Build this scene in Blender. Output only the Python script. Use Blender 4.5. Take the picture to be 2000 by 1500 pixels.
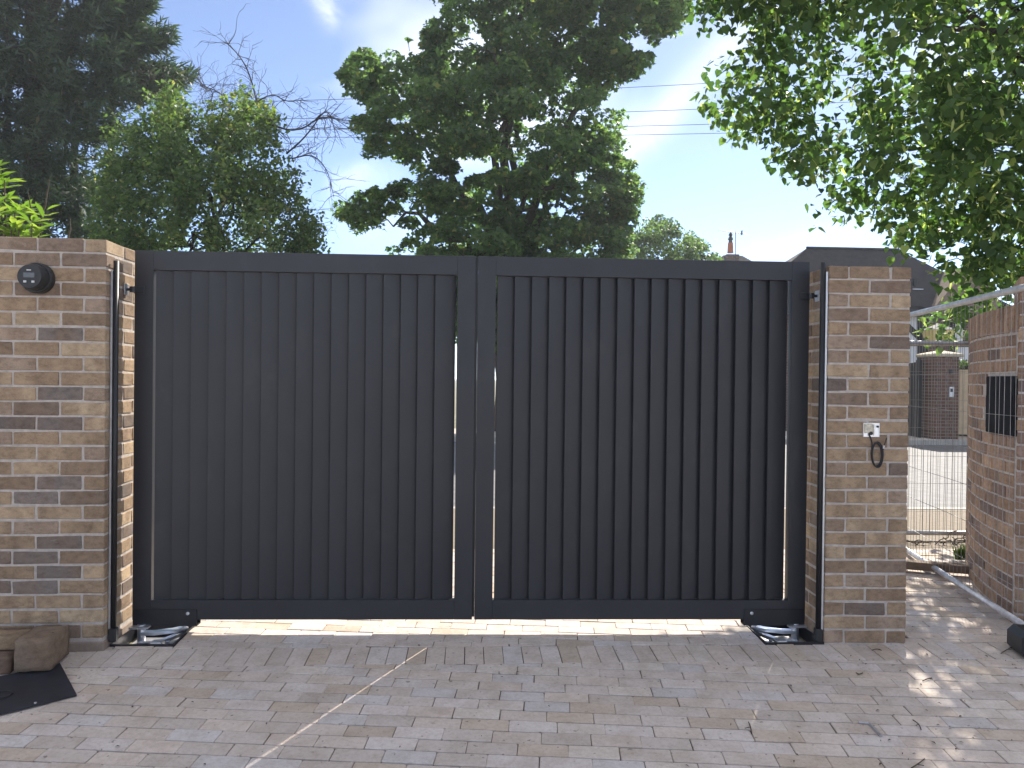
import bpy, bmesh, math, random
import numpy as np
from mathutils import Vector, Matrix, Quaternion

random.seed(7)
rng = np.random.default_rng(11)
for o in list(bpy.data.objects):
    bpy.data.objects.remove(o)
scene = bpy.context.scene
COL = scene.collection

# ------------------------------------------------------------------ camera
CAM = Vector((1.8441, -3.9873, 1.4069))
YAW, PITCH, ROLL, FPX = 0.0538, -0.0076, 0.0113, 1500.0
_fw = Vector((math.sin(YAW) * math.cos(PITCH), math.cos(YAW) * math.cos(PITCH), math.sin(PITCH)))
_rt = Vector((math.cos(YAW), -math.sin(YAW), 0))
_up = _rt.cross(_fw)
RT = _rt * math.cos(ROLL) + _up * math.sin(ROLL)
UP = -_rt * math.sin(ROLL) + _up * math.cos(ROLL)
FW = _fw
cam_d = bpy.data.cameras.new('camera')
cam = bpy.data.objects.new('camera', cam_d)
COL.objects.link(cam)
m = Matrix((RT, UP, -FW)).transposed().to_4x4()
m.translation = CAM
cam.matrix_world = m
cam_d.sensor_fit = 'HORIZONTAL'
cam_d.sensor_width = 36.0
cam_d.lens = 36.0 * FPX / 2000.0
cam_d.clip_start = 0.05
cam_d.clip_end = 2000
scene.camera = cam

# ------------------------------------------------------------------ light
SUN_AZ, SUN_EL = math.radians(28.4), math.radians(40.5)
SUN_DIR = Vector((math.sin(SUN_AZ) * math.cos(SUN_EL), math.cos(SUN_AZ) * math.cos(SUN_EL), math.sin(SUN_EL)))
sun_d = bpy.data.lights.new('sun', 'SUN')
sun_d.energy = 2.9
sun_d.angle = math.radians(0.53)
sun_d.color = (1.0, 0.93, 0.82)
sun = bpy.data.objects.new('sun', sun_d)
COL.objects.link(sun)
sun.rotation_mode = 'QUATERNION'
sun.rotation_quaternion = SUN_DIR.to_track_quat('Z', 'Y')
sun.location = (10, 20, 30)

SKY_STRENGTH = 0.1
EXPOSURE = 1.7
scene.view_settings.view_transform = 'Standard'
scene.view_settings.look = 'None'
scene.view_settings.exposure = EXPOSURE
scene.view_settings.gamma = 1.0
scene.view_settings.use_curve_mapping = False

def ray(u, v):
    return FW + RT * ((u - 1000) / FPX) + UP * ((750 - v) / FPX)
def at(u, v, z):
    return CAM + ray(u, v) * z
SLOPE = 0.045
def gp(u, v, lift=0.0):
    d = ray(u, v)
    t = (SLOPE * CAM.y + lift - CAM.z) / (d.z - SLOPE * d.y)
    return CAM + d * t

world = bpy.data.worlds.new('World')
scene.world = world
world.use_nodes = True
wn = world.node_tree.nodes
wl = world.node_tree.links
wn.clear()
def nd(nodes, t, **kw):
    n = nodes.new(t)
    for k, v in kw.items():
        setattr(n, k, v)
    return n
w_out = nd(wn, 'ShaderNodeOutputWorld')
w_bg = nd(wn, 'ShaderNodeBackground')
w_bg.inputs['Strength'].default_value = SKY_STRENGTH
w_sky = nd(wn, 'ShaderNodeTexSky', sky_type='NISHITA', sun_disc=False)
w_sky.sun_elevation = SUN_EL
w_sky.sun_rotation = SUN_AZ
w_sky.altitude = 2500
w_sky.air_density = 0.5
w_sky.dust_density = 0.8
w_sky.ozone_density = 0.8
w_tc = nd(wn, 'ShaderNodeTexCoord')
def wmath(op, a, b=None, clamp=False):
    n = nd(wn, 'ShaderNodeMath', operation=op, use_clamp=clamp)
    for i, x in enumerate((a, b)):
        if x is None:
            continue
        if isinstance(x, (int, float)):
            n.inputs[i].default_value = x
        else:
            wl.new(x, n.inputs[i])
    return n.outputs[0]
def wdot(vec):
    n = nd(wn, 'ShaderNodeVectorMath', operation='DOT_PRODUCT')
    wl.new(w_tc.outputs['Generated'], n.inputs[0])
    n.inputs[1].default_value = vec
    return n.outputs['Value']
def wnoise(scale, detail, rough, dist=0.0, sc=(1, 1, 1), rot=(0, 0, 0), loc=(0, 0, 0)):
    mp = nd(wn, 'ShaderNodeMapping')
    mp.inputs['Scale'].default_value = sc
    mp.inputs['Rotation'].default_value = rot
    mp.inputs['Location'].default_value = loc
    wl.new(w_tc.outputs['Generated'], mp.inputs['Vector'])
    n = nd(wn, 'ShaderNodeTexNoise')
    n.inputs['Scale'].default_value = scale
    n.inputs['Detail'].default_value = detail
    n.inputs['Roughness'].default_value = rough
    n.inputs['Distortion'].default_value = dist
    wl.new(mp.outputs[0], n.inputs['Vector'])
    return n.outputs['Fac']
n_fine = wnoise(9.0, 7.0, 0.6, 0.6)
FILL_CLOUD_AT = (18.46, 1.57, 7.11)  # offset keeps the view clear and adds unseen bright clouds to fill shade
n_big = wnoise(1.7, 4.0, 0.45, 0.3, (1, 1, 1.8), loc=FILL_CLOUD_AT)
def wisp(u0, v0, u1, v1, wid, amount, lo=0.35, hi=0.65):
    a, b = ray(u0, v0).normalized(), ray(u1, v1).normalized()
    c = ((a + b) / 2).normalized()
    along = (b - a)
    half = along.length / 2
    along = along.normalized()
    across = c.cross(along).normalized()
    p = wmath('DIVIDE', wdot(along), half)
    q = wdot(across)
    warp = wmath('MULTIPLY', wmath('SUBTRACT', n_fine, 0.5), wid * 1.6)
    q = wmath('DIVIDE', wmath('ADD', q, warp), wid)
    r2 = wmath('ADD', wmath('POWER', wmath('ABSOLUTE', p), 3.0), wmath('MULTIPLY', q, q))
    g = wmath('EXPONENT', wmath('MULTIPLY', r2, -1.0))
    front = wmath('GREATER_THAN', wdot(c), 0.3)
    mr = nd(wn, 'ShaderNodeMapRange')
    wl.new(n_fine, mr.inputs['Value'])
    mr.inputs['From Min'].default_value = lo
    mr.inputs['From Max'].default_value = hi
    g = wmath('MULTIPLY', wmath('MULTIPLY', g, mr.outputs[0]), front)
    return wmath('MULTIPLY', g, amount)
masks = [wisp(612, -30, 655, 55, 0.013, 0.32, 0.42, 0.62),
         wisp(1480, 30, 1190, 330, 0.020, 0.26, 0.2, 0.6),
         wisp(1240, 190, 1220, 300, 0.02, 0.14, 0.2, 0.6),
         wisp(560, 370, 790, 340, 0.02, 0.16, 0.35, 0.7),
         wisp(1480, 490, 1700, 440, 0.014, 0.16, 0.3, 0.6),
         wisp(640, 440, 900, 470, 0.03, 0.12, 0.3, 0.7)]
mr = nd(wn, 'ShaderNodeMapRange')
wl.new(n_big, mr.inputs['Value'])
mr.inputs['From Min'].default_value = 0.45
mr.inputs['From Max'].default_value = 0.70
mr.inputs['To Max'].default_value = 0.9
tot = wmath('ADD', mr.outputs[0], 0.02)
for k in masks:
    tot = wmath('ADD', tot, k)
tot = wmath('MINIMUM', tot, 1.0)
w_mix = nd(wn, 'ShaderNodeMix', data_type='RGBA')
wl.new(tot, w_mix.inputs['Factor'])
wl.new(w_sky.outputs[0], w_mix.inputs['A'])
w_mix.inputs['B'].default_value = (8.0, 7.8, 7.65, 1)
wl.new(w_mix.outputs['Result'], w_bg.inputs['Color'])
wl.new(w_bg.outputs[0], w_out.inputs['Surface'])

scene.render.engine = 'CYCLES'
scene.cycles.max_bounces = 6
scene.cycles.diffuse_bounces = 4
scene.cycles.transmission_bounces = 4
scene.cycles.transparent_max_bounces = 8

# ------------------------------------------------------------------ helpers
def tag(o, label=None, cat=None, group=None, kind=None):
    if label: o['label'] = label
    if cat: o['category'] = cat
    if group: o['group'] = group
    if kind: o['kind'] = kind
    return o

def thing(name, label, cat, loc=(0, 0, 0), rotz=0.0, group=None):
    o = bpy.data.objects.new(name, None)
    o.empty_display_size = 0.1
    COL.objects.link(o)
    o.location = loc
    o.rotation_euler = (0, 0, rotz)
    return tag(o, label, cat, group)

def link(name, me, parent=None, color=None):
    o = bpy.data.objects.new(name, me)
    COL.objects.link(o)
    if parent: o.parent = parent
    if color: o.color = (*color, 1)
    return o

class MB:
    def __init__(self):
        self.v, self.f = [], []
    def add(self, vs, fs):
        b = len(self.v)
        self.v += [tuple(x) for x in vs]
        self.f += [tuple(i + b for i in f) for f in fs]
        return self
    def box(self, lo, hi, M=None):
        x0, y0, z0 = lo; x1, y1, z1 = hi
        vs = [Vector(p) for p in ((x0, y0, z0), (x1, y0, z0), (x1, y1, z0), (x0, y1, z0),
                                  (x0, y0, z1), (x1, y0, z1), (x1, y1, z1), (x0, y1, z1))]
        if M is not None: vs = [M @ p for p in vs]
        return self.add(vs, [(0, 3, 2, 1), (4, 5, 6, 7), (0, 1, 5, 4), (1, 2, 6, 5), (2, 3, 7, 6), (3, 0, 4, 7)])
    def cbox(self, lo, hi, b, M=None):
        """box with chamfered edges"""
        bm = bmesh.new()
        bmesh.ops.create_cube(bm, size=1.0)
        lo, hi = Vector(lo), Vector(hi)
        for vv in bm.verts:
            vv.co = Vector([(lo[i] + hi[i]) / 2 + vv.co[i] * (hi[i] - lo[i]) for i in range(3)])
        bmesh.ops.bevel(bm, geom=list(bm.edges), offset=b, segments=1, affect='EDGES', profile=0.5)
        bm.verts.index_update()
        vs = [(M @ vv.co) if M is not None else vv.co.copy() for vv in bm.verts]
        fs = [[vv.index for vv in ff.verts] for ff in bm.faces]
        bm.free()
        return self.add(vs, fs)
    def tube(self, pts, rad, n=8, cap=True):
        pts = [Vector(p) for p in pts]
        if isinstance(rad, (int, float)): rad = [rad] * len(pts)
        rings = []
        ref = None
        for i, p in enumerate(pts):
            d = (pts[min(i + 1, len(pts) - 1)] - pts[max(i - 1, 0)]).normalized()
            if ref is None:
                ref = d.orthogonal().normalized()
            a = (ref - d * ref.dot(d))
            a = a.normalized() if a.length > 1e-6 else d.orthogonal().normalized()
            ref = a
            b = d.cross(a)
            rings.append([p + (a * math.cos(2 * math.pi * k / n) + b * math.sin(2 * math.pi * k / n)) * rad[i] for k in range(n)])
        base = len(self.v)
        for r in rings: self.v += [tuple(x) for x in r]
        for i in range(len(rings) - 1):
            for k in range(n):
                a0 = base + i * n + k; a1 = base + i * n + (k + 1) % n
                self.f.append((a0, a1, a1 + n, a0 + n))
        if cap:
            self.f.append(tuple(base + k for k in reversed(range(n))))
            self.f.append(tuple(base + (len(rings) - 1) * n + k for k in range(n)))
        return self
    def lathe(self, prof, M, n=32):
        """prof: list of (r, h); axis = local z of M"""
        base = len(self.v)
        for r, h in prof:
            for k in range(n):
                a = 2 * math.pi * k / n
                self.v.append(tuple(M @ Vector((r * math.cos(a), r * math.sin(a), h))))
        for i in range(len(prof) - 1):
            for k in range(n):
                a0 = base + i * n + k; a1 = base + i * n + (k + 1) % n
                self.f.append((a0, a1, a1 + n, a0 + n))
        self.f.append(tuple(base + k for k in reversed(range(n))))
        self.f.append(tuple(base + (len(prof) - 1) * n + k for k in range(n)))
        return self
    def prism(self, poly, ext):
        """poly: list of Vectors (planar), ext: extrusion vector"""
        n = len(poly)
        vs = [Vector(p) for p in poly] + [Vector(p) + Vector(ext) for p in poly]
        fs = [tuple(reversed(range(n))), tuple(range(n, 2 * n))]
        for k in range(n):
            fs.append((k, (k + 1) % n, n + (k + 1) % n, n + k))
        return self.add(vs, fs)
    def mesh(self, name, mat, smooth=False):
        me = bpy.data.meshes.new(name)
        me.from_pydata(self.v, [], self.f)
        bm = bmesh.new(); bm.from_mesh(me)
        bmesh.ops.recalc_face_normals(bm, faces=bm.faces)
        bm.to_mesh(me); bm.free()
        me.materials.append(mat)
        if smooth:
            me.polygons.foreach_set('use_smooth', [True] * len(me.polygons))
            me.update()
        return me
    def build(self, name, mat, parent=None, smooth=False, color=None):
        return link(name, self.mesh(name, mat, smooth), parent, color)

# ------------------------------------------------------------------ materials
def new_mat(name):
    mt = bpy.data.materials.new(name)
    mt.use_nodes = True
    nt = mt.node_tree
    bs = nt.nodes['Principled BSDF']
    return mt, nt.nodes, nt.links, bs
def setp(bs, **kw):
    names = dict(rough='Roughness', metal='Metallic', spec='Specular IOR Level', coat='Coat Weight')
    for k, v in kw.items():
        bs.inputs[names[k]].default_value = v
def noise(n, l, scale, detail=4, rough=0.5, vec=None, sc=None):
    t = n.new('ShaderNodeTexNoise')
    t.inputs['Scale'].default_value = scale
    t.inputs['Detail'].default_value = detail
    t.inputs['Roughness'].default_value = rough
    if vec is not None:
        if sc is not None:
            mp = n.new('ShaderNodeMapping'); mp.inputs['Scale'].default_value = sc
            l.new(vec, mp.inputs['Vector']); vec = mp.outputs[0]
        l.new(vec, t.inputs['Vector'])
    return t.outputs['Fac']
def ramp(n, l, fac, stops):
    r = n.new('ShaderNodeValToRGB')
    el = r.color_ramp.elements
    while len(el) > 1: el.remove(el[-1])
    el[0].position = stops[0][0]; el[0].color = (*stops[0][1], 1)
    for p, c in stops[1:]:
        e = el.new(p); e.color = (*c, 1)
    l.new(fac, r.inputs['Fac'])
    return r.outputs['Color']
def mixc(n, l, fac, a, b, mode='MIX'):
    m_ = n.new('ShaderNodeMix'); m_.data_type = 'RGBA'; m_.blend_type = mode
    for key, x in (('Factor', fac), ('A', a), ('B', b)):
        if isinstance(x, (int, float)): m_.inputs[key].default_value = x
        elif isinstance(x, tuple): m_.inputs[key].default_value = (*x, 1)
        else: l.new(x, m_.inputs[key])
    return m_.outputs['Result']
def bump(n, l, bs, h, strength, dist=0.01):
    b = n.new('ShaderNodeBump')
    b.inputs['Strength'].default_value = strength
    b.inputs['Distance'].default_value = dist
    l.new(h, b.inputs['Height'])
    l.new(b.outputs[0], bs.inputs['Normal'])
    return b
def pos(n):
    return n.new('ShaderNodeNewGeometry').outputs['Position']
def flat(name, col, rough=0.6, metal=0.0, var=0.15, scale=20.0, bmp=0.1, spec=0.5):
    mt, n, l, bs = new_mat(name)
    p = pos(n)
    f = noise(n, l, scale, 5, 0.6, p)
    lo = tuple(c * (1 - var) for c in col); hi = tuple(min(1, c * (1 + var)) for c in col)
    l.new(ramp(n, l, f, [(0.3, lo), (0.7, hi)]), bs.inputs['Base Color'])
    setp(bs, rough=rough, metal=metal, spec=spec)
    if bmp: bump(n, l, bs, noise(n, l, scale * 6, 4, 0.6, p), bmp, 0.003)
    return mt

def brick_material(name):
    mt, n, l, bs = new_mat(name)
    p = pos(n)
    oi = n.new('ShaderNodeObjectInfo')
    tcn = n.new('ShaderNodeTexCoord')
    off = n.new('ShaderNodeVectorMath'); off.operation = 'MULTIPLY_ADD'
    comb = n.new('ShaderNodeCombineXYZ')
    l.new(oi.outputs['Random'], comb.inputs[0]); l.new(oi.outputs['Random'], comb.inputs[1])
    l.new(comb.outputs[0], off.inputs[0]); off.inputs[1].default_value = (37, 91, 0)
    l.new(tcn.outputs['Object'], off.inputs[2])
    q = off.outputs[0]
    band = noise(n, l, 9.0, 2, 0.4, q, (1.0, 1.0, 0.3))
    mott = noise(n, l, 26.0, 6, 0.65, q, (1, 1, 1.6))
    grit = noise(n, l, 240.0, 3, 0.6, q)
    c = mixc(n, l, ramp(n, l, band, [(0.38, (0, 0, 0)), (0.66, (0.6, 0.6, 0.6))]), oi.outputs['Color'], (0.20, 0.135, 0.09))
    c = mixc(n, l, 0.75, c, ramp(n, l, mott, [(0.25, (0.5, 0.46, 0.42)), (0.5, (1, 1, 1)), (0.75, (1.35, 1.3, 1.2))]), 'MULTIPLY')
    c = mixc(n, l, 0.5, c, ramp(n, l, grit, [(0.3, (0.7, 0.7, 0.7)), (0.7, (1.25, 1.25, 1.25))]), 'MULTIPLY')
    # dusty mortar bloom
    sm = noise(n, l, 14.0, 5, 0.7, p, (1, 1, 2))
    c = mixc(n, l, ramp(n, l, sm, [(0.62, (0, 0, 0)), (0.8, (0.55, 0.55, 0.55))]), c, (0.47, 0.41, 0.35))
    l.new(c, bs.inputs['Base Color'])
    setp(bs, rough=0.9, spec=0.25)
    h = mixc(n, l, 0.45, mott, grit)
    bump(n, l, bs, h, 0.55, 0.006)
    return mt
M_BRICK = brick_material('weathered_brick')
def stone_material(name):
    mt, n, l, bs = new_mat(name)
    p = pos(n)
    oi = n.new('ShaderNodeObjectInfo')
    at_ = n.new('ShaderNodeAttribute'); at_.attribute_name = 'tone'
    cl = noise(n, l, 9.0, 5, 0.6, p)
    fi = noise(n, l, 60.0, 6, 0.7, p)
    pit = n.new('ShaderNodeTexVoronoi'); pit.inputs['Scale'].default_value = 70.0
    l.new(p, pit.inputs['Vector'])
    c = mixc(n, l, 0.0, oi.outputs['Color'], at_.outputs['Color'])
    base = n.new('ShaderNodeMix'); base.data_type = 'RGBA'
    l.new(at_.outputs['Fac'], base.inputs['Factor'])
    c = mixc(n, l, 1.0, at_.outputs['Color'], oi.outputs['Color'], 'MULTIPLY')
    c = mixc(n, l, 0.9, c, ramp(n, l, cl, [(0.25, (0.78, 0.74, 0.69)), (0.55, (1, 1, 1)), (0.8, (1.1, 1.11, 1.14))]), 'MULTIPLY')
    c = mixc(n, l, 0.8, c, ramp(n, l, fi, [(0.25, (0.72, 0.7, 0.67)), (0.5, (1, 1, 1)), (0.75, (1.15, 1.15, 1.15))]), 'MULTIPLY')
    st = noise(n, l, 2.1, 6, 0.7, p)
    c = mixc(n, l, ramp(n, l, st, [(0.58, (0, 0, 0)), (0.78, (0.25, 0.25, 0.25))]), c, (0.28, 0.23, 0.18))
    sp = noise(n, l, 38.0, 2, 0.4, p)
    c = mixc(n, l, ramp(n, l, sp, [(0.70, (0, 0, 0)), (0.76, (0.7, 0.7, 0.7))]), c, (0.13, 0.11, 0.09))
    l.new(c, bs.inputs['Base Color'])
    setp(bs, rough=0.78, spec=0.3)
    h = mixc(n, l, 0.5, fi, cl)
    bump(n, l, bs, h, 0.35, 0.006)
    return mt
M_PAVER = stone_material('tumbled_paver')
M_MORTAR = flat('lime_mortar', (0.46, 0.41, 0.365), 0.95, var=0.2, scale=35, bmp=0.6)
M_PLINTH = flat('plinth_render', (0.25, 0.195, 0.155), 0.9, var=0.2, scale=18, bmp=0.4)
M_JOINT = flat('joint_sand', (0.12, 0.095, 0.075), 0.95, var=0.35, scale=25, bmp=0.4)
M_DRIVE = flat('drive_stone', (0.50, 0.445, 0.39), 0.85, var=0.15, scale=5, bmp=0.3)
M_SOIL = flat('soil_ground', (0.16, 0.15, 0.09), 0.95, var=0.4, scale=2, bmp=0.4)
M_ASPHALT = flat('worn_asphalt', (0.115, 0.112, 0.115), 0.75, var=0.35, scale=6, bmp=0.9)
M_FOOTWAY = flat('footway_tarmac', (0.19, 0.15, 0.105), 0.85, var=0.2, scale=14, bmp=0.6)
M_KERB = flat('kerb_concrete', (0.42, 0.4, 0.36), 0.85, var=0.15, scale=12, bmp=0.4)
M_YELLOW = flat('yellow_line_paint', (0.6, 0.42, 0.08), 0.7, var=0.2, scale=30, bmp=0.2)
def gate_material():
    mt, n, l, bs = new_mat('anthracite_powder_coat')
    p = pos(n)
    f = noise(n, l, 3.0, 5, 0.6, p, (1, 1, 0.5))
    l.new(ramp(n, l, f, [(0.3, (0.018, 0.0185, 0.0235)), (0.7, (0.024, 0.0245, 0.030))]), bs.inputs['Base Color'])
    setp(bs, rough=0.45, spec=0.5)
    rf = n.new('ShaderNodeMapRange'); l.new(noise(n, l, 6.0, 5, 0.65, p), rf.inputs['Value'])
    rf.inputs['To Min'].default_value = 0.38; rf.inputs['To Max'].default_value = 0.52
    l.new(rf.outputs[0], bs.inputs['Roughness'])
    du = noise(n, l, 5.0, 7, 0.72, p, (1, 1, 0.6))
    base = bs.inputs['Base Color'].links[0].from_socket
    l.new(mixc(n, l, ramp(n, l, du, [(0.55, (0, 0, 0)), (0.85, (0.10, 0.10, 0.10))]), base, (0.20, 0.18, 0.16)), bs.inputs['Base Color'])
    wv = noise(n, l, 2.4, 2, 0.4, p, (1.5, 1.5, 0.5))
    bb = bump(n, l, bs, noise(n, l, 900.0, 2, 0.5, p), 0.12, 0.001)
    b2 = n.new('ShaderNodeBump'); b2.inputs['Strength'].default_value = 0.35; b2.inputs['Distance'].default_value = 0.02
    l.new(wv, b2.inputs['Height']); l.new(b2.outputs[0], bb.inputs['Normal'])
    return mt
M_GATE = gate_material()
M_BLACK = flat('black_steel', (0.014, 0.015, 0.019), 0.4, var=0.2, scale=12, bmp=0.08)
M_RUBBER = flat('black_rubber', (0.012, 0.012, 0.014), 0.45, var=0.2, scale=10, bmp=0.05)
M_PLASTIC = flat('black_plastic', (0.017, 0.018, 0.02), 0.5, var=0.15, scale=40, bmp=0.1)
M_ALU = flat('aluminium', (0.55, 0.56, 0.58), 0.4, metal=0.8, var=0.08, scale=40, bmp=0.05)
M_ZINC = flat('bright_zinc', (0.78, 0.8, 0.84), 0.33, metal=0.9, var=0.1, scale=25, bmp=0.06)
M_GALV = flat('galvanised_tube', (0.5, 0.5, 0.52), 0.42, metal=0.75, var=0.25, scale=18, bmp=0.1)
M_WIRE = flat('galvanised_wire', (0.27, 0.26, 0.25), 0.5, metal=0.4, var=0.3, scale=15, bmp=0)
M_MATTBLACK = flat('matt_black_metal', (0.012, 0.013, 0.017), 0.85, var=0.2, scale=12, bmp=0.08, spec=0.15)
M_PLATE = flat('black_cover_plate', (0.016, 0.018, 0.027), 0.5, var=0.4, scale=9, bmp=0.15)
M_SCREEN = flat('grey_display', (0.10, 0.11, 0.115), 0.25, var=0.05, scale=10, bmp=0)
M_BUTTON = flat('pale_button', (0.6, 0.6, 0.6), 0.5, var=0.05, scale=10, bmp=0)
M_PLASTERBOX = flat('mortar_splash', (0.62, 0.56, 0.45), 0.9, var=0.35, scale=60, bmp=0.6)
M_TWIG = flat('dry_twig', (0.07, 0.05, 0.035), 0.9, var=0.3, scale=50, bmp=0.2)
M_TIMBER = flat('wet_timber', (0.16, 0.115, 0.08), 0.85, var=0.3, scale=14, bmp=0.4)
M_PLY = flat('plywood_board', (0.56, 0.42, 0.26), 0.8, var=0.1, scale=7, bmp=0.15)
M_WHITE = flat('white_render', (0.75, 0.75, 0.74), 0.9, var=0.05, scale=5, bmp=0.2)
M_BEAM = flat('black_timber', (0.022, 0.02, 0.02), 0.8, var=0.3, scale=8, bmp=0.3)
M_TILE_CREAM = flat('cream_stone', (0.52, 0.45, 0.33), 0.85, var=0.15, scale=10, bmp=0.3)
M_POT = flat('terracotta', (0.42, 0.12, 0.06), 0.8, var=0.15, scale=10, bmp=0.2)
M_LAMPGLASS = flat('amber_lantern_glass', (0.75, 0.6, 0.25), 0.3, var=0.05, scale=10, bmp=0)
M_BLUE = flat('blue_plastic', (0.06, 0.14, 0.42), 0.5, var=0.1, scale=10, bmp=0)
M_CABLE = flat('cable_sheath', (0.01, 0.01, 0.014), 0.4, var=0.1, scale=10, bmp=0)
M_OHC = flat('weathered_cable', (0.10, 0.11, 0.14), 0.6, var=0.1, scale=1, bmp=0)

def masonry_material(name, brick, mortar, scale):
    mt, n, l, bs = new_mat(name)
    tcn = n.new('ShaderNodeTexCoord')
    mp = n.new('ShaderNodeMapping'); mp.inputs['Rotation'].default_value = (math.radians(90), 0, 0)
    l.new(tcn.outputs['Object'], mp.inputs['Vector'])
    b = n.new('ShaderNodeTexBrick')
    b.inputs['Scale'].default_value = scale
    b.inputs['Brick Width'].default_value = 0.5; b.inputs['Row Height'].default_value = 0.167
    b.inputs['Mortar Size'].default_value = 0.022
    b.inputs['Color1'].default_value = (*brick, 1)
    b.inputs['Color2'].default_value = (*[c * 0.55 for c in brick], 1)
    b.inputs['Mortar'].default_value = (*mortar, 1)
    l.new(mp.outputs[0], b.inputs['Vector'])
    l.new(b.outputs['Color'], bs.inputs['Base Color'])
    setp(bs, rough=0.9, spec=0.2)
    bump(n, l, bs, b.outputs['Fac'], -0.4, 0.01)
    return mt
M_FARBRICK = masonry_material('far_red_brick', (0.17, 0.085, 0.06), (0.22, 0.18, 0.15), 2.2)

def tile_material(name, c1, c2, pitch=0.11):
    mt, n, l, bs = new_mat(name)
    p = pos(n)
    sx = n.new('ShaderNodeSeparateXYZ'); l.new(p, sx.inputs[0])
    z = n.new('ShaderNodeMath'); z.operation = 'DIVIDE'; l.new(sx.outputs['Z'], z.inputs[0]); z.inputs[1].default_value = pitch
    fr = n.new('ShaderNodeMath'); fr.operation = 'FRACT'; l.new(z.outputs[0], fr.inputs[0])
    c = ramp(n, l, noise(n, l, 5.0, 5, 0.7, p), [(0.3, c1), (0.7, c2)])
    l.new(c, bs.inputs['Base Color'])
    setp(bs, rough=0.9, spec=0.2)
    bump(n, l, bs, fr.outputs[0], -1.0, 0.04)
    return mt
M_ROOF_DARK = tile_material('dark_roof_tile', (0.032, 0.029, 0.034), (0.055, 0.05, 0.055))
M_ROOF_BROWN = tile_material('brown_roof_tile', (0.16, 0.12, 0.095), (0.25, 0.19, 0.15))

def leaf_material(name, stops, trans=0.45, rough=0.5, spec=0.35, tcol=1.6, yellow=0.9):
    mt, n, l, bs = new_mat(name)
    a = n.new('ShaderNodeAttribute'); a.attribute_name = 'tint'
    c = ramp(n, l, a.outputs['Fac'], stops)
    l.new(c, bs.inputs['Base Color'])
    setp(bs, rough=rough, spec=spec)
    tb = n.new('ShaderNodeBsdfTranslucent')
    tc_ = mixc(n, l, 1.0, c, (tcol * yellow, tcol * 1.1, tcol * 0.5), 'MULTIPLY')
    l.new(tc_, tb.inputs['Color'])
    mx = n.new('ShaderNodeMixShader'); mx.inputs[0].default_value = trans
    l.new(bs.outputs[0], mx.inputs[1]); l.new(tb.outputs[0], mx.inputs[2])
    out = [x for x in n if x.type == 'OUTPUT_MATERIAL'][0]
    l.new(mx.outputs[0], out.inputs['Surface'])
    return mt
M_SYC = leaf_material('sycamore_leaf', [(0.0, (0.05, 0.075, 0.042)), (0.6, (0.09, 0.128, 0.062)), (0.85, (0.145, 0.175, 0.075)), (1.0, (0.20, 0.18, 0.08))], 0.58, tcol=2.7, yellow=0.85)
M_LIME = leaf_material('lime_leaf', [(0.0, (0.04, 0.07, 0.03)), (0.55, (0.078, 0.122, 0.045)), (0.85, (0.125, 0.165, 0.055)), (1.0, (0.40, 0.40, 0.17))], 0.55, tcol=2.3, yellow=0.85)
M_CON = leaf_material('conifer_needles', [(0.0, (0.045, 0.075, 0.055)), (0.7, (0.08, 0.12, 0.08)), (1.0, (0.14, 0.14, 0.085))], 0.28, tcol=1.2)
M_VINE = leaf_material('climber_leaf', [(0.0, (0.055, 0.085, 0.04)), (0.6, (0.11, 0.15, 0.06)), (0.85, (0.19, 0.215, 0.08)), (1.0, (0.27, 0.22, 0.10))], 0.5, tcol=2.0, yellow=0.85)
M_PALE = leaf_material('pale_tree_leaf', [(0.0, (0.075, 0.115, 0.055)), (1.0, (0.15, 0.20, 0.09))], 0.5, tcol=2.0)
M_SHRUB = leaf_material('shrub_leaf', [(0.0, (0.09, 0.15, 0.03)), (0.7, (0.17, 0.25, 0.045)), (1.0, (0.26, 0.3, 0.07))], 0.5, rough=0.3, spec=0.5)
M_HEDGE = leaf_material('hedge_leaf', [(0.0, (0.04, 0.08, 0.015)), (1.0, (0.13, 0.2, 0.03))], 0.4)
M_BARK = flat('grey_bark', (0.065, 0.05, 0.04), 0.95, var=0.35, scale=9, bmp=0.6)

# ================================================================== GROUND
def profile_sheet(name, x0, x1, prof, mat, thick=0.0):
    mb = MB()
    n = len(prof)
    vs = [(x0, y, z) for y, z in prof] + [(x1, y, z) for y, z in prof]
    mb.add(vs, [(i, n + i, n + i + 1, i + 1) for i in range(n - 1)])
    o = mb.build(name, mat)
    tag(o, kind='structure')
    return o
Y_ROAD0, Y_ROAD1 = 4.05, 13.2     # near and far kerb lines
ground = profile_sheet('ground', -400, 400, [(-300, -1.6), (-30, -1.42), (0, -0.07), (1.9, 0.01), (3.0, -0.02), (Y_ROAD0, -0.1), (15, -0.1), (30, -0.05), (600, -0.05)], M_SOIL)

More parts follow.
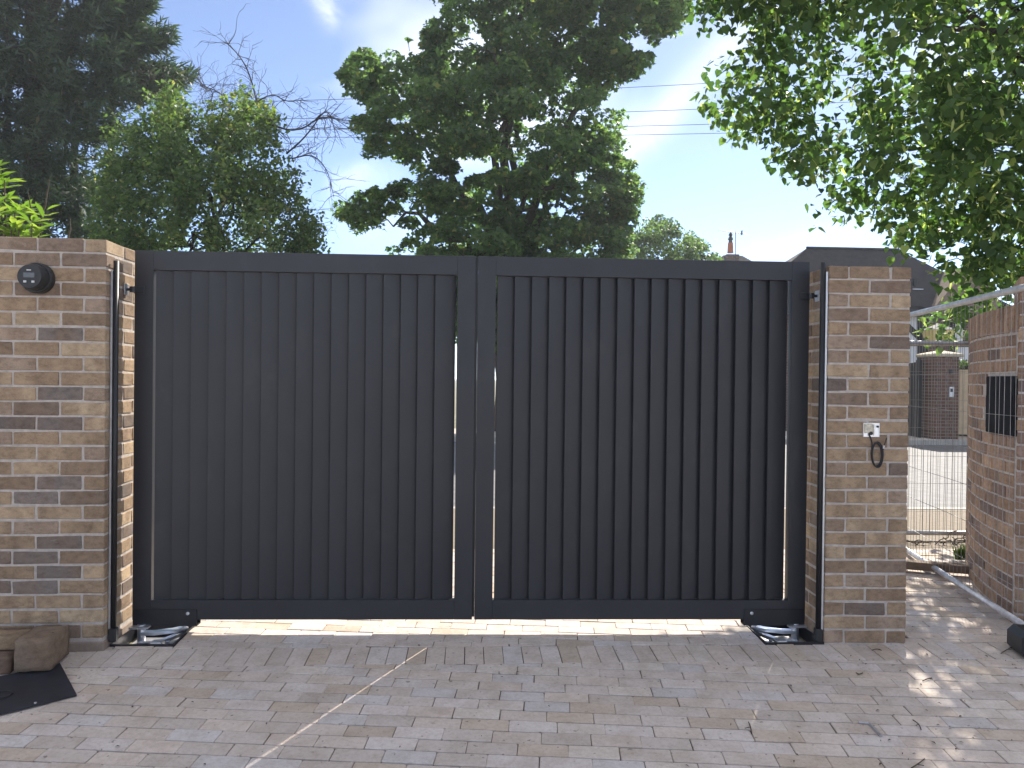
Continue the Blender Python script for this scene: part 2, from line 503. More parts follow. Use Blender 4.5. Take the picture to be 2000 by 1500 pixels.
PITS = [(0.004, 0.325, 0.06, 0.375), (3.432, 3.752, 0.022, 0.335)]
def clip_half(poly, nx, ny, d):
    out = []
    for i in range(len(poly)):
        a, b = poly[i], poly[(i + 1) % len(poly)]
        da = nx * a[0] + ny * a[1] - d; db = nx * b[0] + ny * b[1] - d
        if da <= 0: out.append(a)
        if (da < 0 < db) or (db < 0 < da):
            t = da / (da - db); out.append((a[0] + (b[0] - a[0]) * t, a[1] + (b[1] - a[1]) * t))
    return out
def area(poly):
    return 0.5 * abs(sum(poly[i][0] * poly[(i + 1) % len(poly)][1] - poly[(i + 1) % len(poly)][0] * poly[i][1] for i in range(len(poly))))
def minus_rect(poly, r):
    x0, x1, y0, y1 = r
    if max(p[0] for p in poly) < x0 or min(p[0] for p in poly) > x1 or max(p[1] for p in poly) < y0 or min(p[1] for p in poly) > y1:
        return [poly]
    res = [clip_half(poly, 1, 0, x0), clip_half(poly, -1, 0, -x1)]
    mid = clip_half(clip_half(poly, -1, 0, -x0), 1, 0, x1)
    if mid: res += [clip_half(mid, 0, 1, y0), clip_half(mid, 0, -1, -y1)]
    return [q for q in res if len(q) >= 3 and area(q) > 0.0006]

driveway = profile_sheet('driveway', -14, 16, [(-26, -26 * SLOPE - 0.016), (1.93, 1.93 * SLOPE - 0.016)], M_JOINT)
# cut the pits out of the bedding sheet: rebuild as strips around the two holes
def sheet_with_holes(obj):
    me = obj.data
    xs = sorted({-14, 16, *[p for r in PITS for p in r[:2]]})
    mb = MB()
    for i in range(len(xs) - 1):
        xm = (xs[i] + xs[i + 1]) / 2
        ys = [-26, 1.93]
        hole = None
        for r in PITS:
            if r[0] < xm < r[1]: hole = r
        segs = [(-26, 1.93)] if hole is None else [(-26, hole[2]), (hole[3], 1.93)]
        for a, b in segs:
            z = lambda y: y * SLOPE - 0.0062
            mb.add([(xs[i], a, z(a)), (xs[i + 1], a, z(a)), (xs[i + 1], b, z(b)), (xs[i], b, z(b))], [(0, 1, 2, 3)])
    obj.data = mb.mesh('driveway', M_JOINT)
sheet_with_holes(driveway)
far_drive = profile_sheet('forecourt', -13.9, 15.9, [(-25.9, -25.9 * SLOPE + 0.0), (-3.2, -3.2 * SLOPE - 0.001)], M_DRIVE)

TONES = [((0.585, 0.495, 0.425), 6), ((0.56, 0.485, 0.425), 6), ((0.60, 0.53, 0.48), 3), ((0.52, 0.43, 0.345), 2), ((0.57, 0.52, 0.49), 2), ((0.61, 0.535, 0.465), 2), ((0.52, 0.445, 0.385), 2)]
def pick(tab):
    t = random.uniform(0, sum(w for _, w in tab))
    for c, w in tab:
        t -= w
        if t <= 0: return c
    return tab[0][0]
def shade(c, lo, hi):
    j = random.uniform(lo, hi)
    return tuple(x * j for x in c)
def paver_geo(poly, dz):
    """irregular tumbled stone from a plan polygon: chamfered top, sides down to the bed"""
    n = len(poly)
    cx = sum(p[0] for p in poly) / n; cy = sum(p[1] for p in poly) / n
    pts = []
    for i in range(n):
        a, b = poly[i], poly[(i + 1) % n]
        L = math.hypot(b[0] - a[0], b[1] - a[1])
        if L < 0.03:
            pts.append(a); continue
        t = min(0.35, 0.005 * random.uniform(0.25, 1.3) / L)
        for s in (t, 1 - t):
            pts.append((a[0] + (b[0] - a[0]) * s + random.uniform(-.0012, .0012), a[1] + (b[1] - a[1]) * s + random.uniform(-.0012, .0012)))
    m_ = len(pts)
    tx, ty = random.uniform(-.006, .006), random.uniform(-.012, .012)
    zz = lambda x, y: y * SLOPE + dz + (x - cx) * tx + (y - cy) * ty
    top = []; rim = []; bot = []
    ins = random.uniform(0.002, 0.0035)
    for x, y in pts:
        dx, dy = cx - x, cy - y
        L = math.hypot(dx, dy) + 1e-6
        top.append((x + dx / L * ins, y + dy / L * ins, zz(x, y)))
        rim.append((x, y, zz(x, y) - random.uniform(0.0014, 0.0028)))
        bot.append((x, y, y * SLOPE - 0.03))
    vs = top + rim + bot
    fs = [tuple(range(m_))]
    for k in range(m_):
        k2 = (k + 1) % m_
        fs.append((m_ + k, m_ + k2, k2, k)); fs.append((2 * m_ + k, 2 * m_ + k2, m_ + k2, m_ + k))
    return vs, fs
ROW_ANG = math.radians(-6.1)
RP, PL = 0.0915, 0.1995
pieces = []
ca, sa = math.cos(ROW_ANG), math.sin(ROW_ANG)
ox, oy = 1.811, -0.19
for r in range(-36, 32):
    off = (r % 2) * PL * 0.47 + random.uniform(-0.035, 0.035)
    gapx = 0.0024
    for k in range(-28, 36):
        a0 = k * PL + off + gapx / 2 + random.uniform(-.0015, .0015); a1 = a0 + PL - gapx
        b0 = r * RP + 0.002 + random.uniform(-.001, .001); b1 = b0 + RP - 0.0062
        poly = [(ox + a * ca - b * sa, oy + a * sa + b * ca) for a, b in ((a0, b0), (a1, b0), (a1, b1), (a0, b1))]
        if max(p[1] for p in poly) < -3.15 or min(p[1] for p in poly) > 1.9 or max(p[0] for p in poly) < -2.6 or min(p[0] for p in poly) > 6.6: continue
        parts = []
        front = clip_half(poly, 0, 1, -0.192)
        back = clip_half(poly, 0, -1, -0.028)
        for q in (front, back):
            if len(q) >= 3 and area(q) > 0.0012: parts.append(clip_half(q, 0, 1, 1.92))
        for q in parts:
            if len(q) < 3: continue
            for c in [q]:
                cur = [c]
                for pr in PITS:
                    cur = [x for y in cur for x in minus_rect(y, (pr[0] - .006, pr[1] + .006, pr[2] - .006, pr[3] + .006))]
                pieces += cur
k = 0
x = -1.4
while x < 5.6:                       # soldier course along the pier line
    w = 0.0945 + random.uniform(-.002, .002)
    q = [(x, -0.188), (x + w, -0.188 + random.uniform(-.001, .001)), (x + w, 0.024), (x, 0.024)]
    cur = [q]
    for pr in PITS:
        cur = [p_ for y in cur for p_ in minus_rect(y, (pr[0] - .006, pr[1] + .006, pr[2] - .006, pr[3] + .006))]
    pieces += cur
    x += w + 0.0032
def proj(P):
    d = Vector(P) - CAM
    z = d.dot(FW)
    return 1000 + FPX * d.dot(RT) / z, 750 - FPX * d.dot(UP) / z, z
def inside_wall(c):
    return (c[0] < -0.02 and c[1] > 0.0) or (3.77 < c[0] < 4.17 and 0.03 < c[1] < 0.44)
scored = []
for q in pieces:
    c = (sum(p[0] for p in q) / len(q), sum(p[1] for p in q) / len(q))
    if inside_wall(c): continue
    u, v, z = proj((c[0], c[1], c[1] * SLOPE))
    vis = z > 0.5 and -60 < u < 2060 and 1200 < v < 1545
    hid = (v < 1208 and u < 1580) or (1590 < u < 1772 and v < 1258)
    sc = area(q) * (1.0 / z ** 3) if (vis and not hid) else 0
    if 1772 < u < 2060 and 1090 < v <= 1200: sc = area(q) / z ** 3
    scored.append((sc, q))
scored.sort(key=lambda s: -s[0])
bulk_v, bulk_f, bulk_c = [], [], []
for i, (sc, q) in enumerate(scored):
    vs, fs = paver_geo(q, random.gauss(0, 0.0013))
    tone = pick(TONES)
    j = random.uniform(0.94, 1.06); tone = tuple(c * j for c in tone)
    if i < 298 and sc > 0:
        me = bpy.data.meshes.new('paver')
        me.from_pydata(vs, [], fs); me.materials.append(M_PAVER)
        a = me.attributes.new('tone', 'FLOAT_COLOR', 'FACE')
        a.data.foreach_set('color', [x for _ in fs for x in (*tone, 1.0)])
        link('paver', me, driveway)
    else:
        b = len(bulk_v)
        bulk_v += vs; bulk_f += [tuple(j + b for j in f) for f in fs]; bulk_c += [(*tone, 1.0)] * len(fs)
me = bpy.data.meshes.new('paving')
me.from_pydata(bulk_v, [], bulk_f); me.materials.append(M_PAVER)
a = me.attributes.new('tone', 'FLOAT_COLOR', 'FACE')
a.data.foreach_set('color', [x for c in bulk_c for x in c])
tag(link('paving', me, driveway), kind='stuff')

# street beyond: footway, kerbs, road, far footway
pavement = profile_sheet('pavement', -60, 70, [(1.95, 0.075), (2.2, 0.085), (Y_ROAD0 - 0.13, 0.06)], M_FOOTWAY)
road = profile_sheet('road', -120, 130, [(Y_ROAD0 + 0.0, -0.04), (8.5, 0.03), (Y_ROAD1, -0.03)], M_ASPHALT)
yl = profile_sheet('yellow_line', -120, 130, [(Y_ROAD0 + 0.2, -0.04 + 0.2 * 0.0157 + .004), (Y_ROAD0 + 0.3, -0.04 + 0.3 * 0.0157 + .004)], M_YELLOW)
far_pavement = profile_sheet('far_pavement', -120, 130, [(Y_ROAD1 + 0.13, 0.09), (15.6, 0.11)], M_DRIVE)
kerb_bm = MB().cbox((-0.455, 0, -0.15), (0.455, 0.125, 0), 0.012)
kerb_me = kerb_bm.mesh('kerbstone', M_KERB)
near_kerb = tag(bpy.data.objects.new('kerb', None), kind='structure'); COL.objects.link(near_kerb)
for i in range(-6, 22):
    o = link('kerbstone', kerb_me, near_kerb); o.location = (i * 0.915, Y_ROAD0 - 0.127, 0.062 + random.uniform(-.003, .003))
far_kerb = tag(bpy.data.objects.new('far_kerb', None), kind='structure'); COL.objects.link(far_kerb)
for i in range(-6, 34):
    o = link('kerbstone', kerb_me, far_kerb); o.location = (i * 0.915, Y_ROAD1, 0.095 + random.uniform(-.003, .003))

# ================================================================== BRICKWORK
BRICKS = [((0.40, 0.292, 0.19), 6), ((0.34, 0.243, 0.157), 6), ((0.285, 0.203, 0.137), 5), ((0.445, 0.335, 0.22), 4), ((0.23, 0.172, 0.132), 3), ((0.165, 0.135, 0.118), 1.4), ((0.335, 0.25, 0.185), 3)]
def brick_mesh(L, W, H, seed, mat=None):
    rs = random.Random(seed)
    bm = bmesh.new()
    bmesh.ops.create_cube(bm, size=1.0)
    for v_ in bm.verts: v_.co = Vector((v_.co.x * L, v_.co.y * W, v_.co.z * H))
    bmesh.ops.bevel(bm, geom=list(bm.edges), offset=0.0042, segments=1, affect='EDGES', profile=0.5)
    for v_ in bm.verts: v_.co += Vector((rs.uniform(-.0022, .0022), rs.uniform(-.0016, .0016), rs.uniform(-.0022, .0022)))
    me = bpy.data.meshes.new('brick'); bm.to_mesh(me); bm.free()
    me.materials.append(mat or M_BRICK)
    return me
STRETCH = [brick_mesh(0.2165, 0.102, 0.0655, i) for i in range(9)]
BAT = [brick_mesh(0.104, 0.102, 0.0655, 50 + i) for i in range(4)]
def put_brick(parent, cx, cy, z, along_y=False, bat=False, tone=None):
    me = random.choice(BAT if bat else STRETCH)
    o = link('brick', me, parent, tone or shade(pick(BRICKS), .88, 1.1))
    o.location = (cx + random.uniform(-.0012, .0012), cy + random.uniform(-.0012, .0012), z + random.uniform(-.0012, .0012))
    o.rotation_euler = (random.gauss(0, .004), random.gauss(0, .004), (math.pi / 2 if along_y else 0) + random.gauss(0, .004) + random.choice((0, math.pi)))
    return o
C = 0.075
HL = 27.8 * C
left_wall = thing('brick_wall', 'tan and brown brick wall at the left edge with the round black control unit on it', 'wall', (0, 0, 0), 0.0273)
mb = MB().box((-3.2, 0.0035, -0.1), (-0.0035, 0.43, HL - 0.004))
mb.build('mortar', M_MORTAR, left_wall)
MB().cbox((-3.2, -0.003, -0.1), (0.003, 0.43, 0.8 * C - 0.012), 0.006).build('plinth', M_PLINTH, left_wall)
DARKROWS = {6: 1, 16: 1, 17: 2, 20: 1, 21: 2, 22: 1, 23: 2}
DT = (0.18, 0.15, 0.132)
for k in range(27):
    z = HL - 0.0325 - k * C
    def tn(col):
        # the darker purple bricks seen in the lower courses
        if k in (10, 16, 17, 20, 21, 22, 23, 6) and col == (1 if k % 2 else 1) and random.random() < 0.85: return shade(DT, .9, 1.25)
        return None
    n_front = 6
    if k % 2 == 0:
        put_brick(left_wall, -0.051, 0.1075, z, True)
        put_brick(left_wall, -0.051, 0.3325, z, True)
        x0 = -0.112
    else:
        put_brick(left_wall, -0.1075, 0.051, z, tone=tn(0))
        put_brick(left_wall, -0.051, 0.2195, z, True)
        put_brick(left_wall, -0.051, 0.3885, z, True, True)
        x0 = -0.225
    for i in range(n_front):
        put_brick(left_wall, x0 - 0.1075 - i * 0.225, 0.051, z, tone=tn(i + (1 if k % 2 else 1)))

W_OPEN, YR = 3.7481, 0.0163
right_pier = thing('brick_pier', 'square tan brick pier standing right of the gate with a metal box and black cable', 'pier', (W_OPEN, YR, 0), -0.0329)
HR = 27 * C
MB().box((0.0035, 0.0035, -0.05), (0.4365, 0.4365, HR - 0.004)).build('mortar', M_MORTAR, right_pier)
for k in range(27):
    z = HR - 0.0325 - k * C
    if k % 2 == 0:
        for xx in (0.051, 0.389):
            for yy in (0.1075, 0.3325): put_brick(right_pier, xx, yy, z, True)
        for yy in (0.051, 0.389): put_brick(right_pier, 0.2195, yy, z)
    else:
        for yy in (0.051, 0.389):
            for xx in (0.1075, 0.3325): put_brick(right_pier, xx, yy, z)
        for xx in (0.051, 0.389): put_brick(right_pier, xx, 0.2195, z, True)

# curved wing wall on the right + adjoining pier
cc = CAM + FW * 3.85 + RT * 6.50
CX, CY, CR = cc.x, cc.y, 3.62
wing = thing('curved_wall', 'curved brown brick wing wall with an upright brick coping behind the mesh fence', 'wall', (CX, CY, 0))
GZ = 0.03
core = []
NSEG = 40
A0, A1 = math.radians(112), math.radians(167.6)
mb = MB()
TOPW = 1.70
for (r0, r1, z0, z1) in ((CR - 0.098, CR - 0.0045, -0.1, 1.862),):
    for i in range(NSEG):
        a, b = A0 + (A1 - A0) * i / NSEG, A0 + (A1 - A0) * (i + 1) / NSEG
        vs = [(r * math.cos(t), r * math.sin(t), z) for z in (z0, z1) for r, t in ((r0, a), (r1, a), (r1, b), (r0, b))]
        mb.add(vs, [(0, 3, 2, 1), (4, 5, 6, 7), (0, 1, 5, 4), (1, 2, 6, 5), (2, 3, 7, 6), (3, 0, 4, 7)])
mb.build('mortar', M_MORTAR, wing)
# letterbox opening is covered by the box, bricks continue around it
LB_A = None
pLB = [at(1930, 735, 5.15), at(1988, 850, 4.6)]
def ang_of(u):
    """wall angle where the pixel column u meets the cylinder (used to set the letterbox on the wall)"""
    d = ray(u, 790); d = Vector((d.x, d.y)); o = Vector((CAM.x - CX, CAM.y - CY))
    A = d.dot(d); B = 2 * d.dot(o); Cc = o.dot(o) - CR * CR
    t = (-B - math.sqrt(max(0, B * B - 4 * A * Cc))) / (2 * A)
    p = o + d * t
    return math.atan2(p.y, p.x) % (2 * math.pi)
la0, la1 = sorted((ang_of(1931), ang_of(1986)))
CW = [(tuple(c * s for c, s in zip(col, (1.04, 0.95, 0.98))), w) for col, w in BRICKS]
da = 0.2245 / CR
SH = [brick_mesh(0.2125, 0.10, 0.0640, 80 + i) for i in range(5)]
SHB = [brick_mesh(0.101, 0.10, 0.0640, 90 + i) for i in range(3)]
lz0, lz1 = at(1960, 846, 4.75).z, at(1960, 735, 4.75).z
for k in range(23):
    z = 1.70 - 0.0375 - k * C
    a = A0 + (k % 2) * da / 2
    while a < A1 - 0.11 / CR:
        short = a > A1 - da * .95
        mid = a + (0.111 / CR if short else da) / 2
        if not (la0 - 0.02 < mid < la1 + 0.02 and lz0 - 0.02 < z < lz1 + 0.02):
            o = link('brick', random.choice(SHB if short else SH), wing, shade(pick(CW), .88, 1.1))
            o.location = ((CR - 0.05) * math.cos(mid), (CR - 0.05) * math.sin(mid), z)
            o.rotation_euler = (0, 0, mid + math.pi / 2 + random.gauss(0, .008))
        a += da
COPE = [brick_mesh(0.066, 0.108, 0.160, 120 + i) for i in range(5)]
a = A0
while a < A1:
    o = link('coping_brick', random.choice(COPE), wing, shade(pick(CW), .8, 1.0))
    o.location = ((CR - 0.049) * math.cos(a), (CR - 0.049) * math.sin(a), 1.79)
    o.rotation_euler = (random.gauss(0, .01), 0, a + math.pi / 2)
    a += 0.076 / CR
p0 = at(1988, 800, 4.42)
side_pier = thing('brick_pier', 'brown brick pier cut off by the right edge beyond the fence', 'pier', (p0.x, p0.y, 0), -0.56)
MB().box((0.0035, 0.0035, -0.1), (0.4365, 0.4365, HR - 0.004)).build('mortar', M_MORTAR, side_pier)
for k in range(27):
    z = HR - 0.0325 - k * C
    tone = lambda: shade(pick(CW), .88, 1.1)
    if k % 2 == 0:
        for yy in (0.1075, 0.3325): put_brick(side_pier, 0.051, yy, z, True, tone=tone())
        put_brick(side_pier, 0.2195, 0.051, z, tone=tone()); put_brick(side_pier, 0.389, 0.1075, z, True, tone=tone())
    else:
        for xx in (0.1075, 0.3325): put_brick(side_pier, xx, 0.051, z, tone=tone())
        put_brick(side_pier, 0.051, 0.2195, z, True, tone=tone())
# letterbox
am = (la0 + la1) / 2
LBX = thing('letterbox', 'flat dark letterbox with a drop flap set in the curved brick wall', 'letterbox', (CX + (CR - 0.002) * math.cos(am), CY + (CR - 0.002) * math.sin(am), 0), am + math.pi / 2)
hw = (la1 - la0) * CR / 2
MB().cbox((-hw, -0.012, lz0), (hw, 0.16, lz1), 0.003).build('box', M_MATTBLACK, LBX)
MB().cbox((-hw + .02, -0.020, lz0 + 0.03), (hw - .02, -0.0125, lz1 - 0.12), 0.002).build('flap', M_MATTBLACK, LBX)

# ================================================================== GATE
DL, DR = 0.2438, 0.1859
GANG = math.atan2(DR - DL, W_OPEN)
def yg(x): return DL + (DR - DL) * x / W_OPEN
ZB, ZT = 0.0817, 2.0708
XC = 1.8714
FRAME_D = 0.05
def gate_leaf(name, label, x_a, x_b, hinge_left):
    """x_a..x_b world x of the leaf, local x from the hinge side"""
    hx = x_a if hinge_left else x_b
    root = thing(name, label, 'gate', (hx, yg(hx), 0), GANG)
    lo = 0.0 if hinge_left else -(x_b - x_a)
    hi = (x_b - x_a) if hinge_left else 0.0
    SW, TR, BR = 0.0985, 0.104, 0.106
    MB().cbox((lo, 0, ZB), (lo + SW, FRAME_D, ZT), 0.0012).build('stile', M_GATE, root)
    MB().cbox((hi - SW, 0, ZB), (hi, FRAME_D, ZT), 0.0012).build('stile', M_GATE, root)
    MB().cbox((lo + SW + .0002, 0.0004, ZT - TR), (hi - SW - .0002, FRAME_D - .0005, ZT - 0.0003), 0.0012).build('top_rail', M_GATE, root)
    MB().cbox((lo + SW + .0002, 0.0004, ZB + 0.0003), (hi - SW - .0002, FRAME_D - .0005, ZB + BR), 0.0012).build('bottom_rail', M_GATE, root)
    a, b = lo + SW, hi - SW
    NS = 17
    gap = 0.011
    pitch = (b - a - gap - 0.026) / NS
    th = math.radians(14.5)
    wd = (pitch + 0.016) / math.cos(th)
    fr = [(wd * q / 8, 0.0028 * (2 * q / 8 - 1) ** 2) for q in range(9)]
    bk = [(x_, y_ + 0.009) for x_, y_ in fr[::-1]]
    sl = MB().prism([Vector((x_, y_, ZB + BR + 0.001)) for x_, y_ in fr + bk], (0, 0, ZT - TR - ZB - BR - 0.002)).mesh('slat', M_GATE)
    sl.polygons.foreach_set('use_smooth', [True] * len(sl.polygons)); sl.set_sharp_from_angle(angle=math.radians(35))
    for i in range(NS):
        o = link('slat', sl, root)
        o.location = (a + gap + i * pitch, 0.008, 0)
        o.rotation_euler = (0, 0, th + random.gauss(0, 0.004))
    # pressed steel shoe carrying the leaf on the underground drive
    s = 1 if hinge_left else -1
    x0, x1 = (0.004, 0.345) if hinge_left else (-0.345, -0.004)
    shoe = MB().cbox((x0, -0.005, 0.052), (x1, -0.0005, 0.140), 0.0015)
    shoe.box((x0, -0.0005, 0.048), (x1, FRAME_D + .004, 0.0525))
    shoe.box((x0, FRAME_D + .0005, 0.052), (x1, FRAME_D + .0045, 0.13))
    so = shoe.build('hinge_shoe', M_BLACK, root)
    bx = (0.297 if hinge_left else -0.303)
    MB().lathe([(0.0095, 0), (0.0095, 0.004), (0.0055, 0.0075)], Matrix.Translation((bx, -0.005, 0.118)) @ Matrix.Rotation(math.radians(90), 4, 'X'), 12).build('bolt', M_ZINC, so)
    for hxx in (0.09, 0.19):
        MB().lathe([(0.004, 0), (0.004, 0.0015)], Matrix.Translation((s * hxx, -0.005, 0.118)) @ Matrix.Rotation(math.radians(90), 4, 'X'), 10).build('rivet', M_RUBBER, so)
    # adjustable top hinge
    zt = 1.858 if hinge_left else 1.88
    hg = MB()
    hg.cbox(((0.0 if hinge_left else -0.055), -0.012, zt - 0.02), ((0.055 if hinge_left else 0.0), -0.0005, zt + 0.02), 0.003)
    hg.tube([(s * 0.01, -0.02, zt), (-s * 0.034, -0.02, zt)], 0.008, 10)
    hg.lathe([(0.016, 0), (0.016, 0.03)], Matrix.Translation((-s * 0.0, -0.02, zt - 0.015)), 14)
    h = hg.build('hinge', M_BLACK, root)
    MB().cbox((-s * 0.035 - 0.003, -0.045, zt - 0.03), (-s * 0.035 + 0.003, 0.005, zt + 0.03), 0.001).build('hinge_plate', M_ALU, h)
    return root
gate_l = gate_leaf('gate_leaf', 'anthracite slatted gate leaf hung on the left brick wall, its slats reading almost flush', 0.037, XC - 0.006, True)
gate_r = gate_leaf('gate_leaf', 'anthracite slatted gate leaf hung on the right pier, dark shadow lines between its slats', XC + 0.006, W_OPEN - 0.03, False)
lw = XC - 0.006 - 0.037
MB().box((lw - 0.001, 0.012, ZB + 0.012), (lw + 0.0118, 0.040, ZT - 0.004)).build('meeting_seal', M_RUBBER, gate_l)

# rubber edge strips on the pier reveals
def edge_strip(label, parent_loc, rot, xoff, y, z0, z1, side):
    r = thing('edge_strip', label, 'edge strip', parent_loc, rot, 'rubber safety edges beside the gate')
    MB().box((min(0.0, side * 0.010), y - 0.013, z0), (max(0.0, side * 0.010), y + 0.013, z1 - 0.05)).build('channel', M_ALU, r)
    xm = side * 0.022
    MB().tube([(xm, y, z0 + 0.02), (xm, y, z1)], 0.0135, 12).build('rubber', M_RUBBER, r, smooth=True)
    MB().cbox((min(side * .001, side * 0.04), y - 0.02, z0 - 0.02), (max(side * .001, side * 0.04), y + 0.02, z0 + 0.05), 0.005).build('end_cap', M_PLASTIC, r)
    return r
edge_strip('black rubber safety edge on the reveal of the left brick wall', (0.003, 0, 0), 0.0273, 0, 0.058, 0.05, 1.985, 1)
edge_strip('black rubber safety edge on the corner of the right brick pier', (W_OPEN - 0.003, YR, 0), -0.0329, 0, 0.022, 0.03, 2.045, -1)

# ================================================================== GATE MOTOR PITS
def motor_pit(label, r, s):
    x0, x1, y0, y1 = r
    zc = (y0 + y1) / 2 * SLOPE
    t = thing('motor_pit', label, 'gate motor', ((x0 + x1) / 2, (y0 + y1) / 2, zc), 0, 'underground gate drives at the hinges')
    hx, hy = (x1 - x0) / 2, (y1 - y0) / 2
    cs = MB()
    w = 0.005
    cs.box((-hx, -hy, -0.12), (hx, hy, -0.115))
    cs.box((-hx, -hy, -0.115), (-hx + w, hy, 0.004)); cs.box((hx - w, -hy, -0.115), (hx, hy, 0.004))
    cs.box((-hx + w, -hy, -0.115), (hx - w, -hy + w, 0.003)); cs.box((-hx + w, hy - w, -0.115), (hx - w, hy, 0.003))
    cs.build('casing', M_BLACK, t)
    # s=+1: hinge on the left
    px, py = -s * (hx - 0.085), 0.02
    MB().lathe([(0.03, -0.115), (0.03, -0.06), (0.021, -0.055), (0.021, 0.05)], Matrix.Translation((px, py, 0)), 20).build('pivot_post', M_ZINC, t, smooth=False)
    def bar(pts, wdt, z0, z1, nm, mat=M_ZINC, b=0.003):
        m_ = MB()
        L = [Vector((p[0], p[1])) for p in pts]
        left, right = [], []
        for i, p in enumerate(L):
            d = (L[min(i + 1, len(L) - 1)] - L[max(i - 1, 0)]).normalized(); nrm = Vector((-d.y, d.x))
            left.append(p + nrm * wdt / 2); right.append(p - nrm * wdt / 2)
        m_.prism([Vector((q.x, q.y, z0)) for q in left + right[::-1]], (0, 0, z1 - z0))
        return m_.build(nm, mat, t)
    lever = bar([(px, py), (px + s * 0.07, py + 0.0), (px + s * 0.15, py + 0.035), (px + s * 0.21, py + 0.085)], 0.042, -0.005, 0.012, 'lever_arm')
    link_ = bar([(px + s * 0.20, py + 0.08), (px + s * 0.16, py - 0.02), (px + s * 0.12, py - 0.10), (px + s * 0.03, py - 0.11)], 0.03, -0.028, -0.010, 'link_bar')
    MB().lathe([(0.012, 0), (0.012, 0.02), (0.02, 0.02), (0.02, 0.032)], Matrix.Translation((px + s * 0.2, py + 0.08, 0.0)), 12).build('pivot_bolt', M_ZINC, t)
    MB().cbox((px + s * 0.13 - 0.03, py - 0.15, -0.06), (px + s * 0.13 + 0.03, py - 0.09, 0.0), 0.006).build('stop_block', M_ALU, t)
    MB().lathe([(0.006, 0), (0.006, 0.05), (0.011, 0.05), (0.011, 0.058)], Matrix.Translation((px + s * 0.185, py - 0.12, -0.06)), 8).build('stop_bolt', M_ZINC, t)
    MB().cbox((-hx + 0.02, -hy + 0.02, -0.115), (hx - 0.02, hy - 0.03, -0.05), 0.02).build('drive_housing', M_GALV, t)
    MB().cbox((px - 0.05, py - 0.045, 0.036), (px + 0.05, py + 0.045, 0.046), 0.002).build('bearing_plate', M_GALV, t)
    return t
motor_pit('open gate drive pit with zinc lever under the left gate leaf hinge', PITS[0], 1)
motor_pit('open gate drive pit with bright lever beside the right brick pier', PITS[1], -1)

# ================================================================== SMALL THINGS ON THE WALLS
A = at(92, 548, 3.925)
cu = thing('control_unit', 'round black control unit with small display and two buttons on the left brick wall', 'control unit', A, 0.0273)
# wall face y in local terms
MX = Matrix.Rotation(math.radians(90), 4, 'X')       # lathe axis +z -> -y
wy = (0.0273 * (A.x)) - A.y + 0.0
MB().lathe([(0.074, -0.02), (0.076, 0.0), (0.076, 0.035), (0.072, 0.042)], Matrix.Translation((0, wy + 0.0, 0)) @ MX, 48).build('base_ring', M_PLASTIC, cu, smooth=False)
MB().lathe([(0.066, 0.0415), (0.064, 0.072), (0.058, 0.092), (0.056, 0.096)], Matrix.Translation((0, wy, 0)) @ MX, 48).build('cap', M_PLASTIC, cu, smooth=False)
MB().box((-0.026, wy - 0.0985, -0.006), (0.026, wy - 0.0955, 0.018)).build('display', M_SCREEN, cu)
for sx in (-0.019, 0.019):
    MB().cbox((sx - 0.007, wy - 0.100, -0.031), (sx + 0.007, wy - 0.0955, -0.021), 0.001).build('button', M_BUTTON, cu)
MB().box((-0.011, wy - 0.0985, 0.028), (0.009, wy - 0.0955, 0.033)).build('badge', M_BUTTON, cu)

# metal back box with rough mortar inside, and the coiled cable
bb_c = at(1697, 839, 4.13)
bb = thing('back_box', 'open metal back box with mortar splashes in the right brick pier', 'back box', bb_c, -0.0329)
by = YR - 0.0329 * (bb_c.x - W_OPEN) - bb_c.y
hw, hh = 0.043, 0.037
m_ = MB()
m_.box((-hw, by - 0.006, -hh), (-hw + .003, by + 0.002, hh)); m_.box((hw - .003, by - 0.006, -hh), (hw, by + 0.002, hh))
m_.box((-hw + .003, by - 0.006, hh - .003), (hw - .003, by + 0.002, hh)); m_.box((-hw + .003, by - 0.006, -hh), (hw - .003, by + 0.002, -hh + .003))
m_.box((-hw + .003, by - 0.002, -hh + .003), (hw - .003, by + 0.0015, hh - .003))
m_.build('box', M_ZINC, bb)
m_ = MB(); m_.cbox((-0.038, by - 0.009, -0.018), (0.006, by - 0.0025, 0.033), 0.005); m_.cbox((0.01, by - 0.006, -0.03), (0.016, by - 0.0025, 0.03), 0.001)
m_.build('mortar_splash', M_PLASTERBOX, bb)
m_ = MB(); m_.lathe([(0.011, 0), (0.010, 0.008)], Matrix.Translation((-0.004, by - 0.002, -0.018)) @ MX, 14)
m_.lathe([(0.006, 0), (0.006, 0.007)], Matrix.Translation((0.034, by - 0.002, 0.018)) @ MX, 10)
m_.build('grommet', M_RUBBER, bb)
cc_ = thing('cable_coil', 'black cable looped in a coil hanging from the metal back box', 'cable', bb_c, -0.0329)
def pxl(x, y, dy):       # 1500px zoom of [1640,800,1780,940] -> local offset on the pier face
    P = at(1640 + x * 140 / 1500, 800 + y * 140 / 1500, 4.13)
    d = P - bb_c
    return Vector((d.x, by - dy, d.z))
pts = [pxl(560, 500, .006), pxl(590, 600, .012), pxl(612, 700, .014)]
for t in np.linspace(0, 2 * math.pi * 3.2, 90):
    j = 1 + 0.06 * math.sin(t * 0.31 + 1)
    pts.append(pxl(715 - 108 * j * math.cos(t * 1.0 + 0.3) + 10 * math.sin(t * 0.4), 920 - 240 * j * math.sin(t + 0.3) * (1.0 if math.sin(t + .3) > 0 else 1.1), .012 + .004 * math.sin(t * .33)))
pts += [pxl(815, 850, .022), pxl(828, 800, .024)]
